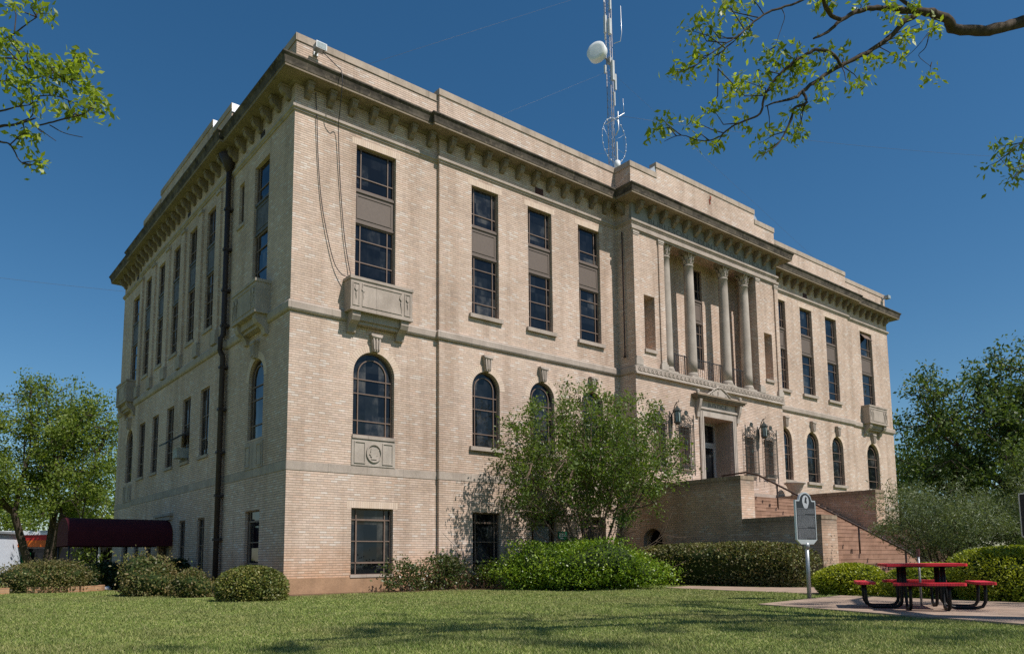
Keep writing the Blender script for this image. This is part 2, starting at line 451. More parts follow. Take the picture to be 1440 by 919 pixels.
# second fillet, pavilion only
fr = MB()
fr.box(13.12, 23.28, YP-0.085, YP+0.0, 13.52, 13.63)
fr.box(13.155, 23.245, YP-0.03, YP, 13.45, 13.519)
fr.box(13.185, 23.215, YP-0.012, YP, 13.633, 13.76)
fr.build('architrave', STONE, house)
fz = MB(); fz.box(13.194, 23.206, YP-0.012, YP+0.1, 13.925, 14.56); fr_o = fz.build('frieze', stone_mat('frieze_stone', (0.255,0.25,0.24), 0.15), house)
def text_mesh(s, size, depth, mat, name, parent, loc, rot=(PI/2, 0, 0), width=None, spacing=1.0):
    cu = bpy.data.curves.new(name, 'FONT'); cu.body = s; cu.size = size; cu.extrude = depth
    cu.align_x = 'CENTER'; cu.align_y = 'CENTER'; cu.space_character = spacing
    o = bpy.data.objects.new(name, cu); COL.objects.link(o)
    dg = bpy.context.evaluated_depsgraph_get()
    me = bpy.data.meshes.new_from_object(o.evaluated_get(dg))
    bpy.data.objects.remove(o)
    me.name = name; me.materials.clear(); me.materials.append(mat)
    q = bpy.data.objects.new(name, me); q.location = loc; q.rotation_euler = rot
    if width:
        xs = [v.co.x for v in me.vertices]; w = max(xs)-min(xs)
        for v in me.vertices: v.co.x *= width/w
    return link(q, parent)
ENGR = plain('engraved_letter', (0.13, 0.125, 0.12), 0.9, 0.1)
for wd_, xc_, wl_ in [('BURLESON', 15.42, 2.45), ('COUNTY', 17.93, 1.85), ('COURT', 20.0, 1.5), ('HOUSE', 21.75, 1.4)]:
    text_mesh(wd_, 0.33, 0.006, ENGR, 'frieze_lettering', house, (xc_, YP-0.0125, 14.075), width=wl_)

# --- cornice and brackets -----------------------------------------------------
co = MB(); sweep(co, [(-0.02,14.57),(0.06,14.57),(0.10,14.62),(0.54,14.64),(0.54,14.70),(0.553,14.705)])
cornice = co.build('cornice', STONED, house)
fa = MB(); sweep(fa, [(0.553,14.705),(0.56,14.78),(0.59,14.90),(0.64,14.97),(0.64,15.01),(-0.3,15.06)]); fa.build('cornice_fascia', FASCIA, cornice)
bm_ = MB()
w = 0.085
bm_.prism([(0.0,14.21),(-0.07,14.21),(-0.12,14.25),(-0.16,14.32),(-0.25,14.36),(-0.31,14.44),(-0.315,14.585),(0.0,14.585)], -w, w, 'x')
bm_.box(-w-0.02, w+0.02, -0.34, 0.0, 14.53, 14.61)
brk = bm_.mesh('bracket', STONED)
def brackets(a, b, n, fix, axis, rz):
    for k in range(n):
        u = a + (b-a)*(k+0.5)/n
        loc = (u, fix, 0) if axis == 'x' else (fix, u, 0)
        place(brk, 'bracket', cornice, loc, rz)
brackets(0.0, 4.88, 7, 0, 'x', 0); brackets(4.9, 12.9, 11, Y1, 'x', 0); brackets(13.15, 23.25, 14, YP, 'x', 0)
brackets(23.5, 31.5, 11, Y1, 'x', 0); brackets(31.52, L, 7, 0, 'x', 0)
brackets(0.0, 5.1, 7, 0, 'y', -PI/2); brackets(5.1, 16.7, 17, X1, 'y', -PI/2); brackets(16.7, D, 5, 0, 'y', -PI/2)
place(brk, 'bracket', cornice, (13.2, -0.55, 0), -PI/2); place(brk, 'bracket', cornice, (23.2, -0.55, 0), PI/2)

# --- parapets -------------------------------------------------------------------
pa = MB(); cp = MB()
def parapet(x0, x1, y0, y1, top, side):
    e = 0.03
    pa.box(x0, x1, y0, y1, 14.95, top-0.22)
    dx0 = e if 'l' in side else 0; dx1 = e if 'r' in side else 0; dy0 = e if 'f' in side else 0; dy1 = e if 'b' in side else 0
    cp.box(x0-dx0, x1+dx1, y0-dy0, y1+dy1, top-0.22, top)
T = 0.32
parapet(0.0, 4.88, 0.0, T, 16.13, 'fl'); parapet(4.883, 13.2, Y1, T, 16.32, 'fl')
parapet(13.203, 14.78, YP, YP+T, 16.29, 'fl'); parapet(14.783, 21.617, YP, YP+T, 16.74, 'flr'); parapet(21.62, 23.197, YP, YP+T, 16.29, 'fr')
parapet(13.203, 13.203+T, YP+T+.003, 1.0, 16.29, 'l'); parapet(23.197-T, 23.197, YP+T+.003, 1.0, 16.29, 'r')
parapet(23.203, 31.517, Y1, T, 16.38, 'fr'); parapet(31.52, L, 0.0, T, 16.15, 'fr')
parapet(0.0, T, T+.003, 5.1, 16.13, 'l'); parapet(X1, T, 5.103, 7.1, 16.45, 'fl'); parapet(X1-.0, T, 7.103, 13.9, 16.80, 'flb')
parapet(X1, T, 13.903, 16.7, 16.45, 'bl'); parapet(0.0, T, 16.703, D, 16.13, 'l')
parapet(L-T, L, T+.003, D, 16.13, 'r'); parapet(T+.003, L-T-.003, D-T, D, 16.13, 'b')
par = pa.build('parapet', BRICK, house); cp.build('coping', COPING, par)
# small flashing scraps on the stepped ends
fl = MB()
for x0, x1, z in [(14.40,14.78,16.29),(21.62,22.0,16.29)]:
    fl.prism([(x0,z+.004),(x1,z+.004),(x1 if x0 < CX else x0, z+0.34)], YP+0.03, YP+T-.03)
fl.prism([(X1-.01,16.137),(T,16.137),(T,16.44),(X1-.01,16.44)], 5.06, 5.07)
fl.prism([(X1-.01,16.47),(T,16.47),(T,16.79),(X1-.01,16.79)], 7.06, 7.07)
fl.build('metal_flashing', ALU, par)
ro = MB(); ro.quad((0.2,0.2,14.98),(L-.2,0.2,14.98),(L-.2,D-.2,14.98),(0.2,D-.2,14.98)); ro.quad((13.3,YP+.1,14.99),(23.1,YP+.1,14.99),(23.1,.25,14.99),(13.3,.25,14.99)); ro.build('roof', ROOF, house)
rs = MB(); rs.prism([(18.22,16.22),(18.36,16.24),(18.40,16.38),(18.30,16.42),(18.34,16.05),(18.26,15.98),(18.24,16.1)], YP-0.012, YP+0.02); rs.build('rust_patch', plain('rust_red', (0.24,0.05,0.025), 0.8), par)
# frieze vents
for x, y in [(9.2,Y1),(L-9.2,Y1)]:
    v = MB(); v.box(x-.19, x+.19, y-0.012, y+.05, 13.97, 14.22)
    for k in range(4): v.box(x-.17, x+.17, y-.022, y-.0125, 13.985+.06*k, 14.02+.06*k)
    v.build('frieze_vent', plain('dark_red_louvre', (0.075,0.03,0.024), 0.7), house)
for y, x in [(2.45,0),(9.6,X1),(17.9,0)]:
    v = MB(); v.box(x-0.012, x+.05, y-.17, y+.17, 13.97, 14.22)
    for k in range(4): v.box(x-.022, x-.0125, y-.15, y+.15, 13.985+.06*k, 14.02+.06*k)
    v.build('frieze_vent', PIPEM, house)

# --- windows ----------------------------------------------------------------------
def bars(mb, w, z0, z1, vx, hz, y=-0.0, t=0.03, edge=0.045):
    h = w/2
    mb.box(-h, -h+edge, y-0.035, y+0.02, z0, z1); mb.box(h-edge, h, y-0.035, y+0.02, z0, z1)
    mb.box(-h+edge, h-edge, y-0.035, y+0.02, z0, z0+edge); mb.box(-h+edge, h-edge, y-0.035, y+0.02, z1-edge, z1)
    for x in vx: mb.box(x-t/2, x+t/2, y-0.03, y+0.015, z0+edge, z1-edge)
    for z in hz: mb.box(-h+edge, h-edge, y-0.028, y+0.012, z-t/2, z+t/2)

def arched(mb, w, z0, z1, inset, t):
    """ring band following the arch"""
    r = w/2-inset; s = z1-w/2; N = 18
    o = [(-r*math.cos(PI*k/N), s+r*math.sin(PI*k/N)) for k in range(N+1)]
    r2 = r-t
    i = [(-r2*math.cos(PI*k/N), s+r2*math.sin(PI*k/N)) for k in range(N+1)]
    for k in range(N): mb.prism([o[k], o[k+1], i[k+1], i[k]], -0.034, 0.018)
    return s

UP2 = {}
def mk_upper(w, zb, spm, simple=False):
    fm = MB()
    fr_ = 0.16 if not simple else 0.2
    vx = [-w/2+w*fr_, w/2-w*fr_] if not simple else [0.0]
    bars(fm, w, 12.04, 13.40 if not simple else 13.32, vx, [12.46]); fme2 = fm.mesh('upper_frame', STEEL); fm = MB()
    h = 10.98-zb
    bars(fm, w, zb, 10.98, vx, [zb+h*.22, zb+h*.5, zb+h*.79])
    fme = fm.mesh('frame', STEEL)
    pm = MB(); pm.quad((-w/2,0.0,12.04),(w/2,0.0,12.04),(w/2,0,13.4),(-w/2,0,13.4)); pme2 = pm.mesh('pane', GLASS)
    pm = MB(); pm.quad((-w/2,0.0,zb),(w/2,0,zb),(w/2,0,10.98),(-w/2,0,10.98)); pme = pm.mesh('pane', GLASS); UP2[pme.name] = (pme2, fme2)
    sm = MB(); a = w/2
    sm.box(-a, a, -0.05, 0.02, 10.983, 12.037); sm.box(-a, a, -0.085, -0.05, 11.96, 12.037); sm.box(-a, a, -0.075, -0.0503, 10.983, 11.04)
    for x0, x1, z0, z1 in [(-a+.08,a-.08,11.84,11.87),(-a+.08,a-.08,11.13,11.16),(-a+.08,-a+.11,11.16,11.84),(a-.11,a-.08,11.16,11.84)]:
        sm.box(x0, x1, -0.066, -0.0503, z0, z1)
    sme = sm.mesh('spandrel', spm)
    return fme, pme, sme
def mk_sill(w, z, h=0.13, ext=0.12, out=0.10, rec=0.16):
    s = MB(); s.box(-w/2-ext, w/2+ext, -out-rec, -rec+.001, z-h, z); s.box(-w/2+.002, w/2-.002, -rec+.001, 0.0, z-h, z-.001); return s.mesh('sill', STONE)
def mk_arch(w, z0, z1):
    fm = MB(); s = arched(fm, w, z0, z1, 0.0, 0.045); vx = w*.34
    arched(fm, w, z0, z1, w*.16-.015, 0.03)
    h = w/2
    for x, tt in ((-h+.0225, .045), (h-.0225, .045), (-vx, .03), (vx, .03)): fm.box(x-tt/2, x+tt/2, -0.035, 0.02, z0+.0451, s)
    fm.box(-h, h, -0.035, 0.02, z0, z0+.045)
    H = z1-z0
    for q in (.18, .50, .67): fm.box(-h+.0451, h-.0451, -0.028, 0.012, z0+H*q-.015, z0+H*q+.015)
    N = 18; r = h
    pts = [(-h, z0), (h, z0)] + [(r*math.cos(PI*k/N), s+r*math.sin(PI*k/N)) for k in range(N+1)]
    pm = MB(); pm.add([(u, 0.0, z) for u, z in pts], [tuple(range(len(pts)))])
    return fm.mesh('frame', STEEL), pm.mesh('pane', GLASS)
def mk_base(w, z0=0.47, z1=2.40, narrow=False):
    fm = MB(); vx = [-w*.34, w*.34] if not narrow else [0]
    H = z1-z0
    bars(fm, w, z0, z1, vx, [z0+H*.19, z0+H*.51, z0+H*.83])
    if not narrow:
        for z in (z0+H*.19, z0+H*.83): fm.box(-w*.34, w*.34, -0.042, -0.0305, z-.025, z+.025)
        for x in vx: fm.box(x-.022, x+.022, -0.042, -0.0305, z0+H*.19+.026, z0+H*.83-.026)
    pm = MB(); pm.quad((-w/2,0,z0),(w/2,0,z0),(w/2,0,z1),(-w/2,0,z1))
    return fm.mesh('frame', STEEL), pm.mesh('pane', GLASS)

def window(x, y, rz, parts, rec=0.16):
    o = bpy.data.objects.new('window', parts[0][1]); o.name = 'window'
    # the frame mesh is the window itself; the other pieces are its sub-parts
    dx, dy = (0, rec) if rz == 0 else (rec, 0)
    o.location = (x+dx, y+dy, 0); o.rotation_euler = (0, 0, rz); link(o, house)
    for nm, me in parts[1:]:
        place(me, nm, o)
        if nm == 'pane' and me.name in UP2: place(UP2[me.name][0], 'pane', o); place(UP2[me.name][1], 'upper_frame', o)
    return o
def lintel_mesh(w, z, hgt=0.2):
    """soldier course above a flat opening"""
    m = MB(); n = int((w+.3)/0.072); a = -(w+.3)/2; s = (w+.3)/n
    for k in range(n): m.box(a+k*s+.004, a+(k+1)*s-.004, -0.163, -0.155, z+.003, z+hgt)
    return m.mesh('lintel', VOUSS)
def arch_ring_mesh(w, z1, t=0.21):
    m = MB(); r0 = w/2+.004; r1 = r0+t; s = z1-w/2; n = int(PI*r0/0.07)
    for k in range(n):
        a0 = PI*k/n+.006; a1 = PI*(k+1)/n-.006
        m.prism([(-r0*math.cos(a0), s+r0*math.sin(a0)), (-r1*math.cos(a0), s+r1*math.sin(a0)), (-r1*math.cos(a1), s+r1*math.sin(a1)), (-r0*math.cos(a1), s+r0*math.sin(a1))], -0.164, -0.155)
    return m.mesh('arch_ring', VOUSS)
def key_mesh(z1):
    m = MB()
    m.prism([(-0.10,z1-.02),(0.10,z1-.02),(0.165,z1+.44),(-0.165,z1+.44)], -0.29, -0.15)
    m.prism([(-0.19,z1+.44),(0.19,z1+.44),(0.19,z1+.50),(-0.19,z1+.50)], -0.33, -0.15)
    for x in (-0.075, 0.0, 0.075): m.prism([(x-.022,z1+.03),(x+.022,z1+.03),(x*1.4+.028,z1+.42),(x*1.4-.028,z1+.42)], -0.325, -0.2895)
    m.tube([(-.16,-.30,z1+.42),(.16,-.30,z1+.42)], 0.05, 10)
    return m.mesh('keystone', STONE)
t = NT('voussoir_brick'); g = t.n('ShaderNodeNewGeometry')
cv = t.ramp(g.outputs['Random Per Island'], [(i/len(TONES), c) for i, c in enumerate(TONES)], 'CONSTANT')
VOUSS = t.bsdf(t.mix(0.35, cv, (0.52, 0.43, 0.32, 1)), 0.88, 0.2)

upE = mk_upper(WE, 8.6, SPAND); upM = mk_upper(WM, 8.93, SPAND); upS = mk_upper(0.9, 8.95, SPAND2, True); upSE = mk_upper(1.2, 8.6, SPAND2)
sillM = mk_sill(WM, 8.93); sillA = mk_sill(WM, 4.52); sillAE = mk_sill(WE, 4.52, 0.10, 0.02, 0.06); sillB = mk_sill(WM, 0.50, 0.08, 0.02, 0.04); sillBE = mk_sill(WE, 0.50, 0.08, 0.02, 0.04)
arE = mk_arch(WE, 4.52, 7.05); arM = mk_arch(WM, 4.52, 7.05); baE = mk_base(WE); baM = mk_base(WM)
linE, linM, linBE, linBM = lintel_mesh(WE, 13.40), lintel_mesh(WM, 13.40), lintel_mesh(WE, 2.40), lintel_mesh(WM, 2.40)
rgE, rgM = arch_ring_mesh(WE, 7.05), arch_ring_mesh(WM, 7.05)
key = key_mesh(7.08)
def pale_sheet(w, z0, z1):
    m = MB(); m.box(-w*.33, w*.33, -0.008, -0.002, z0, z1); return m.mesh('pale_sheet', PALE_SHEET)  # pale bluish grey sheet over the middle of the pane
for i, c in enumerate(ENDS):
    o = window(c, 0, 0, [('frame', upE[0]), ('pane', upE[1]), ('spandrel', upE[2]), ('lintel', linE)])
    window(c, 0, 0, [('frame', arE[0]), ('pane', arE[1]), ('sill', sillAE), ('arch_ring', rgE), ('keystone', key)])
    o2 = window(c, 0, 0, [('frame', baE[0]), ('pane', baE[1]), ('sill', sillBE), ('lintel', linBE)])
for i, c in enumerate(MIDS):
    window(c, Y1, 0, [('frame', upM[0]), ('pane', upM[1]), ('spandrel', upM[2]), ('sill', sillM), ('lintel', linM)])
    window(c, Y1, 0, [('frame', arM[0]), ('pane', arM[1]), ('sill', sillA), ('arch_ring', rgM), ('keystone', key)])
    o2 = window(c, Y1, 0, [('frame', baM[0]), ('pane', baM[1]), ('sill', sillB), ('lintel', linBM)])
    if i == 1: place(pale_sheet(WM, 1.47, 2.02), 'pale_sheet', o2)
# open hopper sash in the far right top window
sash = MB(); sash.box(-.45, .45, -0.02, 0.01, -0.42, -0.38); sash.box(-.45, .45, -.02, .01, -.03, 0); sash.box(-.45, -.41, -.02, .01, -.38, -.03); sash.box(.41, .45, -.02, .01, -.38, -.03); sash.quad((-.41,-.005,-.38),(.41,-.005,-.38),(.41,-.005,-.03),(-.41,-.005,-.03))
so_ = sash.build('open_sash', STEEL, house, (L-2.65, 0.10, 13.30)); so_.rotation_euler = (-0.65, 0, 0)
window(CX, 0.0, 0, [('frame', upM[0]), ('pane', upM[1]), ('spandrel', upM[2])], 0.1)
# side windows
sSE = mk_sill(0.96, 4.50, 0.10, 0.08, 0.06, 0.10); ba_s = mk_base(0.76, 0.5, 2.38, True); arS = mk_arch(1.2, 4.52, 6.95)
keyS = key_mesh(6.98); rgS = arch_ring_mesh(1.2, 6.95)
sSu = mk_sill(0.9, 8.95, 0.12, 0.08, 0.05, 0.10)
fm = MB(); bars(fm, 0.96, 4.50, 6.86, [0.0], [5.1, 5.9]); midf = fm.mesh('frame', STEEL)
pm = MB(); pm.quad((-.48,0,4.5),(.48,0,4.5),(.48,0,6.86),(-.48,0,6.86)); midp = pm.mesh('pane', GLASS)
RS = -PI/2
for y in (2.42, 18.02):
    window(0, y, RS, [('frame', upSE[0]), ('pane', upSE[1]), ('spandrel', upSE[2])], 0.12)
    window(0, y, RS, [('frame', arS[0]), ('pane', arS[1])], 0.12)
    o2 = window(0, y, RS, [('frame', baM[0]), ('pane', baM[1])], 0.12)
    place(keyS, 'keystone', house, (0.16, y, 0), RS); place(rgS, 'arch_ring', house, (0.16, y, 0), RS)
for y in SB:
    o = window(X1, y, RS, [('frame', upS[0]), ('pane', upS[1]), ('spandrel', upS[2])], 0.10)
    place(sSu, 'sill', o)
    o = window(X1, y, RS, [('frame', midf), ('pane', midp)], 0.10); place(sSE, 'sill', o)
for y in (6.8, 8.95, 13.4, 15.4): window(X1, y, RS, [('frame', ba_s[0]), ('pane', ba_s[1])], 0.10)
fm = MB(); bars(fm, 0.45, 11.78, 13.22, [], [12.5]); pm = MB(); pm.quad((-.225,0,11.78),(.225,0,11.78),(.225,0,13.22),(-.225,0,13.22))
o = window(0, 4.175, RS, [('frame', fm.mesh('frame', STEEL)), ('pane', pm.mesh('pane', GLASS))], 0.12)
place(mk_sill(0.45, 11.78, 0.1, 0.08, 0.05, 0.12), 'sill', o)
# raised brick panels round the tall side windows are stone capped, with block bases on the belt
for y in (5.9, 7.9, 10.0, 12.12, 14.25, 16.35):
  for a_, b_, e_, o_ in [(8.15, 8.615, .25, .13), (13.485, 13.60, .23, .12)]:
    pc = MB(); pc.box(X1-o_, X1, y-e_, y+e_, a_, b_); pc.build('pier_stone', STONE, house)

# side basement door behind the awning with its stone hood
dr = MB(); dr.box(X1+.2, X1+.26, 10.5, 11.9, 0.44, 2.35); dr.build('side_door', plain('dark_door', (0.03,0.025,0.022), 0.4), house)
hd = MB(); hd.box(X1-.16, X1, 10.1, 12.3, 2.62, 2.72); hd.box(X1-.10, X1, 10.2, 12.2, 2.47, 2.615); hd.build('door_hood', STONE, house)
# panels under the end arched windows
def crest_panel(loc, rz, relief):
    m = MB(); m.box(-.72, .72, -0.03, 0.02, 3.63, 4.41)
    for x0, x1, z0, z1 in [(-.64,-.28,3.70,3.73),(.28,.64,3.70,3.73),(-.64,-.28,4.31,4.34),(.28,.64,4.31,4.34)]: m.box(x0, x1, -.052, -.0303, z0, z1)
    for x in (-.64,-.31,.28,.61): m.box(x, x+.03, -.052, -.0303, 3.73, 4.31)
    if relief:
        for r0, r1 in ((.25,.22),):
            N = 26
            for k in range(N):
                a0, a1 = 2*PI*k/N, 2*PI*(k+1)/N
                m.prism([(r0*math.cos(a0),4.02+r0*1.1*math.sin(a0)),(r0*math.cos(a1),4.02+r0*1.1*math.sin(a1)),(r1*math.cos(a1),4.02+r1*1.1*math.sin(a1)),(r1*math.cos(a0),4.02+r1*1.1*math.sin(a0))], -.07, -.0303)
        m.prism([(-.10,3.84),(.10,3.84),(.075,3.93),(.125,3.97),(.13,4.06),(.17,4.12),(.08,4.19),(-.02,4.20),(-.09,4.15),(-.115,4.07),(-.105,4.03),(-.15,3.985),(-.11,3.965),(-.115,3.92),(-.06,3.905)], -.055, -.0303)
    return m.build('carved_panel', LIMESTONE if relief else STONE, house, loc, rz)
crest_panel((2.65,0,0), 0, True); crest_panel((L-2.65,0,0), 0, True); crest_panel((0,2.42,0), RS, False); crest_panel((0,18.02,0), RS, False)

# --- balconies ---------------------------------------------------------------------
def balcony(loc, rz, hw=1.03):
    m = MB(); p = 0.45
    m.box(-hw, hw, -p, 0.0, 8.14, 9.00); m.box(-hw-.03, hw+.03, -p-.03, 0.0, 9.003, 9.09); m.box(-hw-.02, hw+.02, -p-.02, 0, 8.08, 8.137)
    for x0, x1 in [(-hw+.06,-hw+.28),(-hw+.36,hw-.36),(hw-.28,hw-.06)]:
        for a, b, c, d in [(x0,x1,8.22,8.25),(x0,x1,8.88,8.91),(x0,x0+.025,8.25,8.88),(x1-.025,x1,8.25,8.88)]: m.box(a, b, -p-.018, -p-.0003, c, d)
    for x in (-hw+.17, -hw+.40, hw-.40, hw-.17):
        m.prism([(x-.06,8.72),(x,8.64),(x+.06,8.72),(x+.03,8.84),(x-.03,8.84)], -p-.03, -p-.0185)
        m.prism([(x-.02,8.62),(x+.02,8.62),(x,8.42)], -p-.03, -p-.0185)
    b = m.build('balcony', STONE, house, loc, rz)
    k = MB()
    k.prism([(0,7.50),(-.10,7.52),(-.14,7.66),(-.20,7.74),(-.34,7.82),(-.40,7.94),(-.40,8.077),(0,8.077)], -.13, .13, 'x')
    km = k.mesh('balcony_bracket', STONE)
    for x in (-hw+.22, hw-.22): place(km, 'balcony_bracket', b, (x, 0, 0))
    u = MB(); u.box(-hw+.36, hw-.36, -.30, 0, 7.86, 8.076); u.box(-hw+.36, hw-.36, -.22, 0, 7.76, 7.857); u.build('soffit_block', STONE, b)
balcony((2.65,0,0), 0); balcony((L-2.65,0,0), 0); balcony((0,2.42,0), RS, 0.98); balcony((0,18.02,0), RS, 0.98)

# --- portico ------------------------------------------------------------------------
ped = MB(); ped.box(15.0, 21.4, YP+.0, 0.0, 8.08, 8.115); ped.build('portico_floor', STONE, house)
cm = MB()
pr = [(.245,8.30),(.262,8.33),(.255,8.37),(.235,8.40),(.228,8.46)]
for k in range(11):
    q = k/10; pr.append((0.232-0.036*q**1.5, 8.46+4.5*q))
pr += [(.215,12.97),(.215,13.01),(.19,13.03)]
cm.lathe(pr, n=28)
colme = cm.mesh('column', LIMESTONE)
bm2 = MB(); bm2.box(-.33,.33,-.27,.27,8.117,8.245); bm2.lathe([(.27,8.245),(.29,8.27),(.27,8.30)], n=24)
bsme = bm2.mesh('column_base', LIMESTONE)
ca = MB(); ca.lathe([(.185,13.03),(.19,13.20),(.215,13.40),(.255,13.52)], n=20)
for ring, z, n_, s in [(.205,13.05,8,.16),(.22,13.22,8,.19)]:
    for k in range(n_):
        a = 2*PI*(k+(0.5 if z > 13.1 else 0))/n_
        ux, uy = math.cos(a), math.sin(a); tx, ty = -uy, ux
        w_ = .07
        P = lambda o, t_, zz: (ux*o+tx*t_, uy*o+ty*t_, zz)
        ca.add([P(ring-.01,-w_,z),P(ring-.01,w_,z),P(ring+.035,w_*1.05,z+s*.7),P(ring+.035,-w_*1.05,z+s*.7),P(ring+.085,w_*.5,z+s),P(ring+.085,-w_*.5,z+s),P(ring+.07,0,z+s*.8)],
               [(0,1,2,3),(3,2,4,5),(5,4,6)])
for sx in (-1, 1):
    for sy in (-1, 1): ca.tube([(sx*.15,sy*.15,13.30),(sx*.20,sy*.20,13.45),(sx*.235,sy*.235,13.52),(sx*.25,sy*.25,13.47),(sx*.225,sy*.225,13.44)], [.03,.035,.04,.035,.03], 8)
ca.box(-.27,.27,-.25,.25,13.53,13.59); ca.box(-.29,.29,-.27,.27,13.593,13.70)
came = ca.mesh('capital', LIMESTONE)
for x in (15.46, 17.0, 19.4, 20.94):
    c = place(colme, 'column', house, (x, -0.66, 0)); place(bsme, 'column_base', c); place(came, 'capital', c)
rl = MB()
for a, b in [(15.72,16.74),(17.26,19.14),(19.66,20.68)]:
    rl.box(a, b, -.635, -.605, 9.06, 9.10); rl.box(a, b, -.63, -.61, 8.20, 8.225)
    n = int((b-a)/.125)
    for k in range(n+1):
        x = a+(b-a)*k/n; rl.box(x-.007, x+.007, -.627, -.613, 8.226, 9.059)
for x in (15.9, 16.6, 17.4, 19.0, 19.8, 20.5): rl.box(x-.02, x+.02, -.64, -.60, 8.116, 9.12)
rl.build('portico_railing', IRON, house)
# band of scroll ornament under the colonnade
bd = MB(); bd.box(13.14, 23.26, YP-.10, YP, 7.84, 7.89); bd.box(13.16, 23.24, YP-.088, YP, 8.10, 8.155)
bd.box(13.13, 23.27, YP-.13, YP, 7.80, 7.838)
n = 40
for k in range(n):
    x = 13.25+9.9*(k+.5)/n
    s = 0.105
    sg = 1 if x < CX else -1
    pts = []
    for q in range(9):
        an = -0.6+q*PI*1.35/8
        pts.append((x+sg*(-.06+s*.55*math.cos(an)), YP-.092, 7.995+.07*math.sin(an)))
    pts += [(x+sg*.06, YP-.092, 7.93), (x+sg*.12, YP-.092, 7.96)]
    bd.tube(pts, .016, 5)
bd.build('scroll_band', LIMESTONE, house)
for a, b in [(13.16,13.56),(14.64,15.04),(21.36,21.76),(22.84,23.24)]:
    pb = MB(); pb.box(a, b, YP-.10, YP, 8.158, 8.40); pb.box(a+.05, b-.05, YP-.08, YP, 8.4, 8.50); pb.build('pilaster_base', LIMESTONE, house)
    pb = MB(); pb.box(a+.04, b-.04, YP-.075, YP, 13.30, 13.345); pb.box(a+.03, b-.03, YP-.065, YP, 13.345, 13.37); pb.box(a+.02, b-.02, YP-.085, YP, 13.37, 13.448); pb.build('pilaster_cap', LIMESTONE, house)
ns = MB()
for a, b in [(13.79,14.42),(21.98,22.61)]:
    ns = MB(); ns.box(a-.03, b+.03, YP-.06, YP+.50, 8.74, 8.868); ns.build('niche_sill', STONE, house)
for a, b in [(13.79,14.42),(21.98,22.61)]:
    nb = MB(); nb.box(a, b, YP+.54, YP+.555, 8.87, 11.02); nb.build('niche_back', BRICK, house)

# --- entrance -------------------------------------------------------------------------
su = MB()
su.box(16.95, 17.197, YP-.07, YP+.12, 3.25, 6.90); su.box(19.203, 19.45, YP-.07, YP+.12, 3.25, 6.90); su.box(17.197, 19.203, YP-.07, YP+.12, 6.613, 6.90)
for a, b in [(16.99,17.01),(17.10,17.12)]: su.box(a, b, YP-.085, YP-.0703, 3.25, 6.86); su.box(36.4-b, 36.4-a, YP-.085, YP-.0703, 3.25, 6.86)
su.box(16.92, 19.48, YP-.12, YP, 6.903, 6.98)
su.box(16.97, 19.43, YP-.05, YP, 6.983, 7.27)
sur = su.build('door_surround', LIMESTONE, house)
ho = MB(); ho.box(16.62, 19.78, YP-.22, YP, 7.273, 7.33); ho.box(16.56, 19.84, YP-.28, YP, 7.332, 7.40); ho.box(16.50, 19.90, YP-.33, YP, 7.402, 7.47)
ho.build('entrance_hood', STONED, sur)
cr = MB()
arcpts = [(17.25,7.472)]+[(17.25+1.9*q/16, 7.472+.42*math.sin(PI*q/16)**1.6) for q in range(1,16)]+[(19.15,7.472)]
cr.prism(arcpts, YP-.16, YP-.02)
for q in range(16):
    p0, p1 = arcpts[q], arcpts[q+1]
    cr.tube([(p0[0],YP-.17,p0[1]),(p1[0],YP-.17,p1[1])], .035, 6)
cr.prism([(18.2+.17*math.cos(a*PI/9)*(1 if a % 2 else .8), 7.50+.36*math.sin(a*PI/9)*(1 if a % 2 else .85)) for a in range(10)], YP-.20, YP-.12)
for dx in (-.45,.45): cr.lathe([(.02,7.47),(.05,7.53),(.05,7.60),(.02,7.66)], 18.2+dx, YP-.15, 10)
for x in (16.75, 19.65): cr.lathe([(.04,7.472),(.10,7.50),(.05,7.54),(.10,7.60),(.06,7.66)], x, YP-.14, 10)
cr.build('carved_crest', LIMESTONE, sur)
for x in (16.83, 19.57):
    cs = MB(); cs.prism([(YP,6.55),(YP-.08,6.55),(YP-.10,6.75),(YP-.20,7.0),(YP-.26,7.27),(YP,7.27)], x-.075, x+.075, 'x'); cs.build('console', LIMESTONE, sur)
text_mesh('JUSTICE', 0.24, 0.006, ENGR, 'entrance_lettering', sur, (CX, YP-.0515, 7.12), width=1.35)
rv = MB(); rv.quad((17.203,YP+.121,3.25),(17.203,-.101,3.25),(17.203,-.101,6.608),(17.203,YP+.121,6.608)); rv.quad((19.197,YP+.121,3.25),(19.197,-.101,3.25),(19.197,-.101,6.608),(19.197,YP+.121,6.608)); rv.quad((17.203,YP+.121,6.608),(19.197,YP+.121,6.608),(19.197,-.101,6.608),(17.203,-.101,6.608)); rv.build('stone_reveal', stone_mat('reveal_stone', (0.36,0.30,0.25), 0.15), sur)
dj = MB(); dj.box(17.203, 17.29, -.10, 0, 3.26, 6.60); dj.box(19.11, 19.197, -.10, 0, 3.26, 6.60); dj.box(17.29, 19.11, -.10, 0, 6.50, 6.60); dj.box(17.29, 19.11, -.10, 0, 5.62, 5.76); dj.box(18.17, 18.23, -.095, -.005, 3.26, 5.62)
door = dj.build('door', ALU, house)
